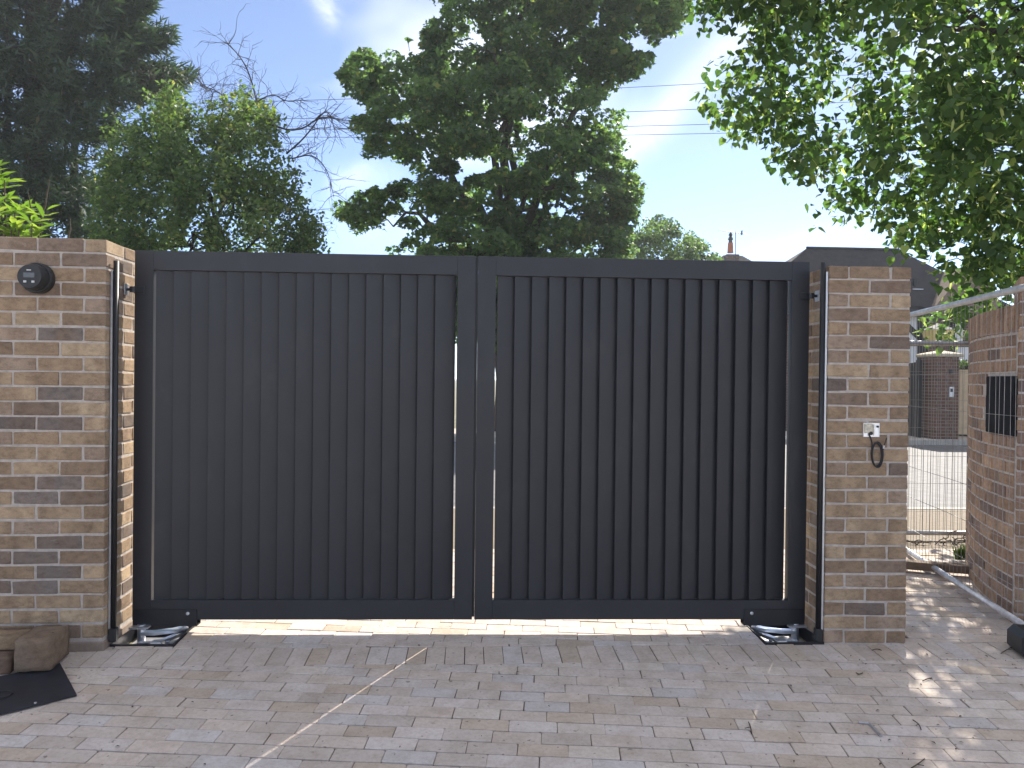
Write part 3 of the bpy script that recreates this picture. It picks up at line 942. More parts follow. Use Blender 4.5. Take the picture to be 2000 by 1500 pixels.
def smooth_path(p, n=3):
    for _ in range(n - 1):
        q = [p[0]]
        for i in range(len(p) - 1):
            q += [p[i] * 0.75 + p[i + 1] * 0.25, p[i] * 0.25 + p[i + 1] * 0.75]
        q.append(p[-1]); p = q
    return p
MB().tube(smooth_path([Vector(p) for p in pts], 2), 0.0036, 6).build('sheath', M_CABLE, cc_, smooth=True)
MB().tube([pxl(826, 800, .024), pxl(840, 735, .026)], 0.0042, 8).build('ferrule', M_BUTTON, cc_)
MB().tube([pxl(840, 735, .026), pxl(888, 575, .028)], 0.0036, 8).build('cable_tail', M_TWIG, cc_)

# ================================================================== THINGS ON THE GROUND
def on_ground(x, y, lift=0.0): return Vector((x, y, y * SLOPE + lift))
# black steel cover plate
pc = Vector((0.124, -0.512)); da_ = Vector((-0.59, 0.807)).normalized(); db_ = Vector((-da_.y, da_.x))
if db_.x > 0: db_ = -db_
poly = [pc, pc + da_ * 0.42, pc + da_ * 0.42 + db_ * 0.40, pc + db_ * 0.40]
ctr = sum((Vector(p) for p in poly), Vector((0, 0))) / 4
plate = thing('cover_plate', 'black steel cover plate lying on the paving below the left brick wall', 'cover plate', on_ground(ctr.x, ctr.y))
PZ0, PZ1 = 0.006, 0.013
MB().prism([Vector((p.x - ctr.x, p.y - ctr.y, PZ0 + (p.y - ctr.y) * SLOPE)) for p in poly], (0, 0, PZ1 - PZ0)).build('plate', M_PLATE, plate)
gr = gp(4, 1358, 0.013)
ring = MB()
rp = [Vector((gr.x - ctr.x + 0.038 * math.cos(t), gr.y - ctr.y + 0.038 * math.sin(t), 0.0145)) for t in np.linspace(0, 2 * math.pi, 25)]
ring.tube(rp, 0.003, 6, cap=False); ring.build('lifting_ring', M_PLASTIC, plate)
sc = gp(69, 1373, 0.013)
MB().lathe([(0.006, 0), (0.0055, 0.003)], Matrix.Translation((sc.x - ctr.x, sc.y - ctr.y, 0.013 + (sc.y - ctr.y) * SLOPE)), 12).build('screw', M_ZINC, plate)
# tumbled block on the plate
def rough_block(name, label, cat, base, rot, dims, mat, seed, color, holes=0):
    r = thing(name, label, cat, base, rot)
    rs = random.Random(seed)
    bm = bmesh.new(); bmesh.ops.create_cube(bm, size=1.0)
    bmesh.ops.subdivide_edges(bm, edges=list(bm.edges), cuts=5, use_grid_fill=True)
    lx, ly, lz = dims
    for v_ in bm.verts:
        c = v_.co * 2
        mx = sorted((abs(c.x), abs(c.y), abs(c.z)))
        k_ = 1 - 0.02 * max(0, (mx[1] - 0.75)) / 0.25 - 0.012 * max(0, mx[0] - 0.75) / 0.25
        v_.co = Vector((c.x * lx / 2 * k_, c.y * ly / 2 * k_, (c.z * k_ + 1) * lz / 2))
        v_.co += Vector([rs.uniform(-.0034, .0034) for _ in range(3)])
    me = bpy.data.meshes.new('body'); bm.to_mesh(me); bm.free(); me.materials.append(mat)
    me.polygons.foreach_set('use_smooth', [True] * len(me.polygons))
    link('body', me, r, color)
    if holes:
        hb = MB()
        for _ in range(holes):
            hx, hy = rs.uniform(-.38, .38) * lx, rs.uniform(-.38, .38) * ly
            rr = rs.uniform(.005, .011)
            hb.lathe([(rr, -0.006), (rr * 0.9, 0.0012)], Matrix.Translation((hx, hy, lz * 0.985)) @ Matrix.Diagonal((1, rs.uniform(.6, 1.3), 1, 1)), 7)
        tag(hb.build('pit', M_TWIG, r), kind='stuff')
    return r
rough_block('stone_block', 'weathered brown block with pitted top resting on the black cover plate', 'block', on_ground(-0.205, -0.175, PZ1), 0.10, (0.158, 0.225, 0.15), M_BRICK, 3, (0.20, 0.15, 0.11), 16)
rough_block('loose_brick', 'loose brown brick on the paving at the left edge beside the pitted block', 'brick', on_ground(-0.42, -0.19), 0.25, (0.20, 0.215, 0.085), M_BRICK, 4, (0.16, 0.11, 0.085))
rough_block('loose_brick', 'loose tan brick stacked on top of the brown brick at the left edge', 'brick', on_ground(-0.41, -0.15, 0.085), 0.12, (0.215, 0.12, 0.065), M_BRICK, 5, (0.33, 0.25, 0.16))
# hex key
h0, h1, h2 = gp(1677, 1411, .006), gp(1698, 1413, .006), gp(1721, 1437, .006)
hk = MB(); hk.tube([h0, h0.lerp(h1, .93), h1.lerp(h2, .05), h2], 0.0062, 6)
tag(hk.build('hex_key', M_GALV), 'steel hex key lying on the paving in front of the right pier', 'hex key')
# twigs
TW = [((1672, 1314), (1678, 1317), (1685, 1314), 'tiny hooked twig on the paving right of the hinge pit'),
      ((1783, 1406), (1795, 1414), (1799, 1425), 'short curved twig on the paving right of the hex key'),
      ((1780, 1500), (1792, 1493), (1806, 1482), 'thin twig on the paving at the bottom edge'),
      ((1802, 1330), (1812, 1325), (1820, 1324), 'small forked twig on the paving below the dappled sunlight'),
      ((1955, 1276), (1968, 1268), (1980, 1262), 'bent dark twig beside the rubber fence foot'),
      ((1703, 1270), (1712, 1267), (1722, 1270), 'small twig on the paving just in front of the right pier'),
      ((1462, 1410), (1466, 1420), (1468, 1432), 'short black twig on the paving left of the hex key')]
for a_, b_, c_, lab in TW:
    t = MB()
    P = [gp(*a_, .006), gp(*b_, .010), gp(*c_, .006)]
    t.tube(smooth_path(P, 3), 0.0024, 5)
    d = (P[1] - P[0]); t.tube([P[1], P[1] + Vector((d.y, -d.x, 0)) * 0.5 + d * .3], 0.0016, 5)
    tag(t.build('twig', M_TWIG), lab, 'twig')

# crumbs of bark and leaf on the paving
db = MB(); rs = random.Random(12)
for i in range(60):
    u_ = rs.choice((rs.uniform(150, 2000), rs.uniform(1650, 2000)))
    p = gp(u_, rs.uniform(1255, 1498), .004)
    if p.x < 0.15 and p.y > -0.7: continue
    a_ = rs.uniform(0, 6.28); L_ = rs.uniform(.004, .013); w_ = L_ * rs.uniform(.25, .6)
    d = Vector((math.cos(a_), math.sin(a_), 0)); e = Vector((-d.y, d.x, 0)); h = Vector((0, 0, rs.uniform(.002, .005)))
    db.add([p - d * L_, p - e * w_ + h, p + d * L_, p + e * w_ + h, p + h * 1.5], [(0, 1, 4), (1, 2, 4), (2, 3, 4), (3, 0, 4)])
tag(db.build('leaf_litter', M_TWIG), 'dark crumbs of bark and leaf scattered over the paving', 'litter', kind='stuff')

# ================================================================== TEMPORARY FENCE
def fence_panel(label, A_, B_, zlo, zhi, drop_b=True):
    """A_, B_: plan ends; round topped mesh panel"""
    A_, B_ = Vector(A_), Vector(B_)
    d = (B_ - A_); L = d.length; rz = math.atan2(d.y, d.x)
    r = thing('mesh_fence', label, 'fence', (A_.x, A_.y, 0), rz, 'temporary mesh fence panels')
    R_ = 0.12
    RT_ = 0.0205
    top = [(0, 0, zhi - R_), (0.012, 0, zhi - 0.04), (0.04, 0, zhi - .012), (R_, 0, zhi), (L - R_, 0, zhi), (L - .04, 0, zhi - .012), (L - .012, 0, zhi - .04), (L, 0, zhi - R_)]
    MB().tube(top, RT_, 12).build('top_rail', M_GALV, r, smooth=True)
    MB().tube([(0.0, 0, zlo), (L, 0, zlo)], RT_ - .001, 12).build('bottom_rail', M_GALV, r, smooth=True)
    for xx in (0, L):
        MB().tube([(xx, 0, zlo - 0.12), (xx, 0, zhi - R_ - .0005)], RT_ - .0005, 12).build('post', M_GALV, r, smooth=True)
    wm = MB()
    n = int(L / 0.062)
    for i in range(1, n):
        x_ = L * i / n
        x2 = x_ + random.uniform(-.004, .004)
        wm.tube([(x_, 0.0, zlo), (x2, random.uniform(-.006, .006), (zlo + zhi) / 2), (x_, 0.0, zhi)], 0.0016, 4, cap=False)
    k = 0
    z = zlo + 0.18
    while z < zhi - 0.05:
        wm.tube([(0, 0.003, z), (L * .5, 0.003 + random.uniform(-.006, .006), z + random.uniform(-.008, .008)), (L, 0.003, z)], 0.0018, 4, cap=False)
        z += 0.235
    tag(wm.build('wire_mesh', M_WIRE, r), kind='stuff')
    return r
PA = CAM + FW * 6.35 + RT * 3.14
PB = CAM + FW * 4.00 + RT * 2.745
f1 = fence_panel('near mesh fence panel running from the right pier towards the camera', (PA.x, PA.y), (PB.x, PB.y), 0.11, 1.93)
P2A = CAM + FW * 6.45 + RT * 3.02
P2B = CAM + FW * 6.45 + RT * 5.3
f2 = fence_panel('far mesh fence panel standing square across the drive entrance', (P2A.x, P2A.y), (P2B.x, P2B.y), 0.145, 1.74)
ft = gp(1992, 1292)
foot = thing('ballast_block', 'black rubber fence foot on the paving at the right edge', 'fence foot', on_ground(ft.x + .365, ft.y + 0.03), math.atan2(PB.y - PA.y, PB.x - PA.x) + math.pi / 2)
MB().cbox((-0.33, -0.11, 0.0), (0.33, 0.11, 0.135), 0.03).build('block', M_RUBBER, foot)
for xx in (-.2, .2):
    MB().lathe([(0.035, 0.134), (0.03, 0.14)], Matrix.Translation((xx, 0, 0)), 12).build('socket', M_PLASTIC, foot)
# timber along the pavement edge, weeds
t0, t1 = at(1772, 1093, 5.7), at(1872, 1097, 5.6)
tb = MB(); dd = (t1 - t0)
tb.cbox((0, -0.05, 0.0), (dd.length + 0.9, 0.05, 0.055), 0.006)
o = tag(tb.build('timber_batten', M_TIMBER), 'dark timber batten on the ground across the drive behind the fence', 'timber')
o.location = (t0.x - 0.7, t0.y, 0.083); o.rotation_euler = (0, 0, math.atan2(dd.y, dd.x))
# brushwood caught in the far fence
bw = MB()
rs = random.Random(5)
for i in range(12):
    p = at(rs.uniform(1775, 1895), rs.uniform(1055, 1090), 6.3)
    pts = [p]
    dx = rs.uniform(-1, 1)
    for j in range(6):
        p = p + Vector((0.06 * dx + rs.uniform(-.03, .03), rs.uniform(-.03, .03), rs.uniform(-.025, .03)))
        p.z = max(p.z, 0.1); pts.append(p)
    bw.tube(smooth_path(pts, 2), [0.0045] * len(smooth_path(pts, 2)), 4)
tag(bw.build('brushwood', M_TWIG), 'tangle of dry brushwood lying against the far fence bottom rail', 'brushwood', kind='stuff')

# ================================================================== FOLIAGE TOOLS
def np_mesh(name, V, F, mat, tint=None):
    """V (n,3) float, F (m,k) int"""
    me = bpy.data.meshes.new(name)
    me.vertices.add(len(V)); me.vertices.foreach_set('co', np.asarray(V, np.float32).ravel())
    mF, kF = F.shape
    me.loops.add(mF * kF); me.loops.foreach_set('vertex_index', F.astype(np.int32).ravel())
    me.polygons.add(mF); me.polygons.foreach_set('loop_start', (np.arange(mF) * kF).astype(np.int32))
    me.update(calc_edges=True)
    me.materials.append(mat)
    if tint is not None:
        a_ = me.attributes.new('tint', 'FLOAT', 'FACE'); a_.data.foreach_set('value', tint.astype(np.float32))
    return me
QUAD = (np.array([(0, -.5, 0), (.32, 0, .07), (0, .5, 0), (-.32, 0, .07)]), np.array([(0, 1, 2, 3)]))
LOBED = (np.array([(0, -.45, 0), (.28, -.3, .03), (.5, .02, .1), (.22, .12, .03), (0, .55, -.04), (-.22, .12, .03), (-.5, .02, .1), (-.28, -.3, .03)]),
         np.array([(0, 1, 2, 3), (0, 3, 4, 4), (0, 4, 5, 5), (0, 5, 6, 7)]))
HEART = (np.array([(0, -.42, 0), (.3, -.46, .05), (.47, -.1, .1), (.27, .25, .06), (0, .55, -.05), (-.27, .25, .06), (-.47, -.1, .1), (-.3, -.46, .05)]),
         np.array([(0, 1, 2, 3), (0, 3, 4, 5), (0, 5, 6, 7)]))
SPRAY = (np.array([(0, 0, 0), (.10, .35, .02), (0, 1, -.05), (-.10, .35, .02)]), np.array([(0, 1, 2, 3)]))
def unit(a): return a / (np.linalg.norm(a, axis=-1, keepdims=True) + 1e-9)
def leaves(P, N, T, S, tmpl):
    """P centres, N normals, T tip directions, S sizes"""
    N = unit(N); T = unit(T - N * np.sum(T * N, -1, keepdims=True)); B = np.cross(T, N)
    tv, tf = tmpl
    V = P[:, None, :] + S[:, None, None] * (tv[None, :, 0:1] * B[:, None, :] + tv[None, :, 1:2] * T[:, None, :] + tv[None, :, 2:3] * N[:, None, :])
    F = (np.arange(len(P))[:, None, None] * len(tv) + tf[None]).reshape(-1, tf.shape[1])
    return V.reshape(-1, 3), F
def tri_fix(F):
    return F
def in_poly(pts, poly):
    x, y = pts[:, 0], pts[:, 1]
    r = np.zeros(len(pts), bool)
    n = len(poly)
    j = n - 1
    for i in range(n):
        xi, yi = poly[i]; xj, yj = poly[j]
        c = ((yi > y) != (yj > y)) & (x < (xj - xi) * (y - yi) / (yj - yi + 1e-12) + xi)
        r ^= c; j = i
    return r
def edge_dist(pts, poly):
    d = np.full(len(pts), 1e9)
    P = np.array(poly, float)
    for i in range(len(P)):
        a_, b_ = P[i], P[(i + 1) % len(P)]
        ab = b_ - a_
        t = np.clip(((pts - a_) @ ab) / (ab @ ab + 1e-9), 0, 1)
        d = np.minimum(d, np.linalg.norm(pts - (a_ + t[:, None] * ab), axis=1))
    return d
FWn, RTn, UPn, CAMn = (np.array(x) for x in (FW, RT, UP, CAM))
def atn(u, v, z):
    d = FWn + RTn * ((u - 1000) / FPX)[:, None] + UPn * ((750 - v) / FPX)[:, None]
    return CAMn + d * z[:, None]
def crown_clumps(outline, n, z0, thick, D, inset, holes=(), seed=1, zmin=None):
    """clump centres spread through a crown volume of the given outline, mean distance z0 and half depth thick"""
    r = np.random.default_rng(seed)
    P = np.array(outline, float)
    lo, hi = P.min(0), P.max(0)
    out = []
    tot_ = 0
    while tot_ < n:
        q = r.uniform(lo, hi, (n * 4, 2))
        q = q[in_poly(q, outline)]
        d = edge_dist(q, outline)
        keep = d > inset * r.uniform(0.3, 1.0, len(q))
        for hu, hv, ru, rv, pr in holes:
            ins = ((q[:, 0] - hu) / ru) ** 2 + ((q[:, 1] - hv) / rv) ** 2 < 1
            keep &= ~(ins & (r.uniform(0, 1, len(q)) < pr))
        q, d = q[keep], d[keep]
        t = thick * np.sqrt(np.clip(d / D, 0.04, 1))
        z = z0 + t * r.uniform(-1, 1, len(q))
        out.append(np.c_[q, z]); tot_ += len(q)
    q = np.concatenate(out)[:n]
    return q[:, :2], atn(q[:, 0], q[:, 1], q[:, 2])
def tree_wood(root, base, fork, centres, r0, seed, every=3, crook=0.12, twig=0.012, mat=None, limb_names=True, nl=7):
    """trunk to fork, main limbs to k-means style targets, twigs to the clumps"""
    rs = random.Random(seed); r = np.random.default_rng(seed)
    base, fork = Vector(base), Vector(fork)
    pts = [base.lerp(fork, t) + Vector((rs.uniform(-1, 1), rs.uniform(-1, 1), 0)) * r0 * 0.35 * (1 if 0 < t < 1 else 0) for t in np.linspace(0, 1, 6)]
    MB().tube(smooth_path(pts, 2), list(np.linspace(r0, r0 * .62, len(smooth_path(pts, 2)))), 10).build('trunk', mat or M_BARK, root, smooth=True)
    C_ = centres
    idx = [int(r.integers(len(C_)))]
    for _ in range(nl - 1):
        d = np.min(np.linalg.norm(C_[:, None] - C_[idx][None], axis=2), axis=1); idx.append(int(np.argmax(d)))
    nodes = []
    for i in idx:
        n = 9
        p = []
        f0 = pts[-1 - rs.randint(0, 1)]
        tgt = f0.lerp(Vector(C_[i]), .68)
        sag = (tgt - f0).length * 0.12
        for t in np.linspace(0, 1, n):
            q = f0.lerp(tgt, t); q.z += sag * math.sin(math.pi * t)
            if 0 < t < 1: q += Vector((rs.gauss(0, 1), rs.gauss(0, 1), rs.gauss(0, 1))) * crook * 0.5
            p.append(q)
        rad = list(np.linspace(r0 * 0.42, r0 * .07, n))
        MB().tube(p, rad, 7).build('limb', mat or M_BARK, root, smooth=True)
        nodes += list(zip(p[2:], rad[2:]))
    NP = np.array([list(p) for p, _ in nodes]); NR = [x for _, x in nodes]
    tw = MB()
    sel = C_[::every]
    base_d = np.min(np.linalg.norm(sel[:, None] - NP[None], axis=2), axis=1)
    buf = np.zeros((len(NP) + 3 * len(sel), 3)); buf[:len(NP)] = NP; m_n = len(NP)
    hub = np.array([list(fork)])[0]
    for i in np.argsort(base_d):
        c = sel[i]
        dd = np.linalg.norm(buf[:m_n] - c, axis=1) + 0.35 * np.maximum(0, np.linalg.norm(buf[:m_n] - hub, axis=1) - np.linalg.norm(c - hub))
        j = int(np.argmin(dd))
        a_, b_ = Vector(buf[j]), Vector(c)
        ln = (b_ - a_).length
        w1 = Vector((rs.gauss(0, 1), rs.gauss(0, 1), rs.gauss(0, 1) + .5)) * ln * .13
        w2 = Vector((rs.gauss(0, 1), rs.gauss(0, 1), rs.gauss(0, 1))) * ln * .10
        rr = min(NR[j] * .7, twig * 2.0) if j < len(NR) else twig
        p1, p2 = a_.lerp(b_, .35) + w1, a_.lerp(b_, .7) + w2
        tw.tube([a_, p1, p2, b_], [rr, rr * .85, rr * .7, max(rr * .5, twig * .35)], 4, cap=False)
        for q in (p1, p2, b_):
            buf[m_n] = q; m_n += 1; NR.append(rr * .75)
    tag(tw.build('twigs', mat or M_BARK, root), kind='stuff')
def clump_leaves(centres, per, rad, flat_, size, tmpl, seed, up=0.8, out=0.6, rnd=0.6, droop=0.3, tint_hi=0.0, shell=0.5):
    r = np.random.default_rng(seed)
    n = len(centres) * per
    cid = np.repeat(np.arange(len(centres)), per)
    d = unit(r.normal(0, 1, (n, 3)))
    sc = r.uniform(0.65, 1.3, len(centres))[cid]
    rr = np.cbrt(r.uniform(shell ** 3, 1, n)) * rad * sc
    off = d * rr[:, None] * np.array([1, 1, flat_])
    off[:, 2] = np.abs(off[:, 2]) * np.where(r.uniform(0, 1, n) < .72, 1, -1)
    # ragged edges
    off[:, 2] -= 0.25 * rad * (np.hypot(off[:, 0], off[:, 1]) / rad) ** 2
    P = centres[cid] + off
    N = np.array([0, 0, up]) + out * d + rnd * r.normal(0, 1, (n, 3))
    T = d * np.array([1, 1, .3]) + np.array([0, 0, -droop]) + .4 * r.normal(0, 1, (n, 3))
    S = size * r.uniform(.65, 1.25, n)
    tint = np.clip(r.normal(.42, .2, n) + r.normal(0, .12, len(centres))[cid], 0, .93)
    return P, N, T, S, tint

# ================================================================== TREES
# --- sycamore
SYC = [(900, -330), (1060, -380), (1200, -300), (1300, -160), (1335, -40), (1352, 20), (1340, 45), (1312, 62), (1280, 84), (1236, 76), (1222, 92), (1268, 102), (1270, 118), (1242, 150), (1222, 172), (1214, 200), (1218, 240), (1220, 282), (1204, 300),
       (1240, 318), (1247, 340), (1244, 372), (1250, 392), (1240, 425), (1234, 470), (1230, 560), (1190, 690), (800, 690), (765, 560), (762, 480), (790, 462), (775, 432), (782, 404), (765, 408), (735, 425), (705, 456), (680, 452), (690, 432), (655, 418), (670, 395), (720, 368), (780, 355), (784, 330),
       (760, 306), (738, 288), (712, 306), (694, 276), (690, 242), (700, 226), (690, 200), (672, 172), (660, 148), (680, 112), (720, 96), (752, 100), (800, 90), (832, 76), (816, 56), (858, 44), (862, 20), (850, -10), (842, -160)]
ZS = 19.0
holes = [(1020, 262, 60, 45, .85), (870, 345, 75, 18, .85), (930, 315, 60, 22, .8), (1000, 395, 40, 25, .6), (800, 405, 26, 50, .5), (715, 150, 25, 14, .7), (1250, 92, 30, 10, .8), (960, 200, 30, 20, .5), (700, 460, 40, 20, .5), (1000, 330, 30, 30, .6)]
syc = thing('sycamore_tree', 'tall dense sycamore tree rising behind the middle of the gate', 'tree', at(985, 800, ZS) * 1.0)
syc.location.z = 0
org = Vector(syc.location)
uv, Cn = crown_clumps(SYC, 760, ZS, 2.6, 140, 34, holes, 21)
uv2, Cn2 = crown_clumps(SYC, 480, ZS, 2.4, 140, 8, holes, 22)
arms = []
for j, (pl, nn_) in enumerate((([(1228, -30), (1300, -35), (1352, 12), (1345, 42), (1288, 82), (1242, 76)], 90), ([(655, 418), (672, 392), (722, 368), (800, 352), (800, 408), (740, 425), (700, 456), (688, 434)], 75),
                              ([(1195, 90), (1268, 100), (1270, 118), (1240, 152), (1195, 170)], 55), ([(1180, 300), (1238, 318), (1246, 345), (1248, 392), (1236, 440), (1232, 505), (1180, 505)], 130),
                              ([(660, 145), (682, 110), (722, 96), (760, 100), (760, 170), (690, 200)], 75), ([(690, 225), (760, 215), (770, 300), (706, 305)], 55), ([(815, 55), (860, 40), (875, 110), (830, 90)], 35))):
    arms.append(crown_clumps(pl, int(nn_ * .55), ZS, 1.6, 50, 3, (), 220 + j)[1])
Cn2 = np.concatenate([Cn2] + arms)
P, N, T, S, tint = clump_leaves(Cn, 135, 0.44, .5, 0.13, LOBED, 23)
P2, N2, T2, S2, tint2 = clump_leaves(Cn2, 42, 0.22, .6, 0.125, LOBED, 24)
P, N, T, S, tint = (np.concatenate(x) for x in ((P, P2), (N, N2), (T, T2), (S, S2), (tint, tint2)))
keysel = rng.uniform(0, 1, len(P)) < 0.03
tint[keysel] = 1.0
L4 = (LOBED[0], np.array([(0, 1, 2, 3), (0, 3, 4, 5), (0, 5, 6, 7)]))
V, F = leaves(P - np.array(org), N, T, S, L4)
tag(link('foliage', np_mesh('foliage', V, F, M_SYC, np.repeat(tint, 3)), syc), kind='stuff')
tree_wood(syc, (0, 0, -0.1), tuple(at(985, 520, ZS) - org), np.concatenate([Cn, Cn2]) - np.array(org), 0.34, 25, every=3, crook=.3, twig=0.02, nl=12)

# --- pale distant tree
PAL = [(1228, 560), (1232, 470), (1250, 436), (1280, 418), (1306, 428), (1330, 448), (1362, 462), (1385, 482), (1402, 505), (1420, 560)]
pt = thing('tree', 'pale feathery tree low behind the gate, right of the sycamore', 'tree', at(1310, 760, 30)); pt.location.z = 0
org = Vector(pt.location)
uv, Cn = crown_clumps(PAL, 150, 30, 2.0, 60, 8, (), 31)
P, N, T, S, tint = clump_leaves(Cn, 70, .38, .7, .15, QUAD, 32)
V, F = leaves(P - np.array(org), N, T, S, QUAD)
tag(link('foliage', np_mesh('foliage', V, F, M_PALE, tint), pt), kind='stuff')
tree_wood(pt, (0, 0, -.1), (0, 0, 3.2), Cn - np.array(org), .2, 33, every=3, crook=.25, twig=.015, nl=6)

# --- conifer on the left
CON = [(-260, -420), (60, -460), (190, -300), (250, -120), (272, -5), (282, 12), (250, 40), (228, 56), (272, 54), (318, 72), (300, 96), (262, 106), (268, 130), (330, 126), (345, 150), (366, 156), (300, 196), (250, 220), (222, 270), (205, 330), (200, 400), (180, 520), (-300, 520)]
ZC = 20.5
con = thing('conifer_tree', 'dark tall conifer filling the top left corner', 'tree', at(60, 800, ZC)); con.location.z = 0
org = Vector(con.location)
uv, Cn = crown_clumps(CON, 1500, ZC, 2.6, 150, 12, [(35, 200, 25, 35, .6), (60, 300, 40, 40, .4), (160, 290, 30, 40, .4)], 41)
for j, (pl, nn_) in enumerate((([(215, 35), (255, 36), (318, 70), (300, 96), (255, 108), (215, 110)], 60), ([(240, 128), (330, 125), (346, 148), (368, 155), (300, 186), (240, 200)], 70), ([(215, -40), (262, -20), (283, 10), (250, 42), (215, 50)], 50))):
    Cn = np.concatenate([Cn, crown_clumps(pl, int(nn_ * .6), ZC, .9, 50, 2, (), 240 + j)[1]])
r = np.random.default_rng(42)
axis = at(60, 400, ZC)
n = len(Cn) * 90
cid = np.repeat(np.arange(len(Cn)), 90)
outv = Cn - np.array([axis.x, axis.y, 0]); outv[:, 2] = 0; outv = unit(outv)
side = np.cross(outv, np.array([0, 0, 1.0]))
s_ = r.uniform(0, 1, n)
P = Cn[cid] + outv[cid] * ((s_ - .5) * .95)[:, None] + side[cid] * (r.normal(0, .16, n) * (1.2 - s_))[:, None] + np.c_[np.zeros(n), np.zeros(n), r.normal(0, .09, n) + .18 * s_ ** 2 - .05]
T = outv[cid] * .8 + side[cid] * r.normal(0, .7, n)[:, None] + np.c_[np.zeros(n), np.zeros(n), r.normal(.0, .5, n)]
N = np.array([0, 0, 1.0]) + .7 * r.normal(0, 1, (n, 3))
S = r.uniform(.16, .36, n)
tint = np.clip(r.normal(.4, .2, n) + r.normal(0, .15, len(Cn))[cid], 0, 1)
V, F = leaves(P - np.array(org), N, T, S, SPRAY)
tag(link('foliage', np_mesh('foliage', V, F, M_CON, tint), con), kind='stuff')
tree_wood(con, (0, 0, -.1), tuple(at(80, -50, ZC) - org), Cn - np.array(org), .36, 43, every=3, crook=.12, twig=.016, nl=10)
for u_ in (140, 215, 22):
    q0 = at(u_, 790, ZC + .6) - org; q0.z = -.1
    q1 = at(u_ + random.uniform(-8, 8), 150, ZC + .6) - org
    MB().tube([q0, q0.lerp(q1, .5), q1], [.17, .14, .07], 8).build('trunk', M_BARK, con, smooth=True)

# --- climber-covered tree, left of centre
VIN = [(180, 560), (165, 470), (190, 425), (196, 370), (192, 330), (202, 272), (216, 232), (256, 214), (292, 190), (322, 164), (350, 168), (378, 192), (430, 186), (462, 172), (500, 172), (528, 198), (542, 232), (540, 270), (556, 312), (590, 342), (610, 392), (632, 444), (616, 500), (600, 560)]
ZV = 16.5
vt = thing('overgrown_tree', 'climber covered tree with bare twigs on top, between conifer and sycamore', 'tree', at(400, 800, ZV)); vt.location.z = 0
org = Vector(vt.location)
holesV = [(378, 455, 26, 50, .97), (350, 495, 34, 18, .9), (425, 345, 30, 24, .7), (450, 420, 16, 60, .8), (565, 420, 14, 70, .8), (400, 196, 34, 16, .8), (395, 395, 20, 26, .7), (520, 470, 14, 40, .7), (300, 440, 14, 40, .5), (520, 300, 20, 20, .6)]
uv, Cn = crown_clumps(VIN, 430, ZV, 1.9, 120, 12, holesV, 51)
r = np.random.default_rng(52)
per = 100
n = len(Cn) * per; cid = np.repeat(np.arange(len(Cn)), per)
P = Cn[cid] + np.c_[r.normal(0, .13, n), r.normal(0, .13, n), r.uniform(-.75, .2, n) * r.uniform(.3, 1.4, len(Cn))[cid]]
N = np.array([0, -.2, .9]) + .75 * r.normal(0, 1, (n, 3))
T = np.array([0, 0, -.8]) + .6 * r.normal(0, 1, (n, 3))
S = r.uniform(.07, .14, n)
uvr = uv[cid]
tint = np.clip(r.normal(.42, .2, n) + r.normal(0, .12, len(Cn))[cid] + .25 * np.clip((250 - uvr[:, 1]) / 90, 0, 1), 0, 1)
V, F = leaves(P - np.array(org), N, T, S, QUAD)
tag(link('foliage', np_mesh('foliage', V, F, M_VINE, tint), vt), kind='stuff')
tree_wood(vt, (0, 0, -.1), tuple(at(420, 480, ZV) - org), Cn - np.array(org), .13, 53, every=3, crook=.25, twig=.014, nl=10)
# bare branches
def bare(mb, p, d, L, rad, depth, rs):
    n = 6
    pts = [p.copy()]
    dd = d.normalized()
    for i in range(n):
        dd = (dd + Vector((rs.gauss(0, .20), rs.gauss(0, .20), rs.gauss(-.02, .18)))).normalized()
        p = p + dd * L / n
        pts.append(p.copy())
        if depth > 0 and rs.random() < .78:
            sd = (dd + Vector((rs.gauss(0, .75), rs.gauss(0, .6), rs.gauss(0, .7)))).normalized()
            bare(mb, p.copy(), sd, L * rs.uniform(.28, .5), rad * .55, depth - 1, rs)
    mb.tube(pts, list(np.linspace(rad, rad * .35, n + 1)), 4, cap=False)
rs = random.Random(8)
for path, rad in (([(505, 215), (490, 150), (470, 110), (440, 82)], .03), ([(480, 215), (530, 180), (560, 200), (590, 195)], .025), ([(520, 240), (580, 260), (630, 225), (662, 235)], .035),
                  ([(560, 300), (600, 265), (640, 205), (655, 260)], .03), ([(570, 310), (610, 300), (640, 330), (652, 385)], .025), ([(590, 400), (600, 450), (610, 490), (618, 505)], .02),
                  ([(400, 230), (420, 180), (395, 165), (385, 155)], .02), ([(350, 230), (320, 180), (300, 150), (290, 140)], .018), ([(430, 240), (440, 190), (420, 175), (395, 170)], .02)):
    b = MB()
    P_ = smooth_path([at(u_, v_, ZV + rs.uniform(-.4, .4)) - org for u_, v_ in path], 3)
    rad *= .72; b.tube(P_, list(np.linspace(rad, rad * .3, len(P_))), 5)
    for q in range(1, len(P_) - 1):
        dd = (P_[q + 1] - P_[q]).normalized()
        for _ in range(2):
            if rs.random() < .8:
                bare(b, P_[q].copy(), dd * .6 + Vector((rs.gauss(0, .7), rs.gauss(0, .5), rs.gauss(.1, .6))), rs.uniform(.3, .8), rad * .38, 1, rs)
    b.build('bare_branch', M_BARK, vt)

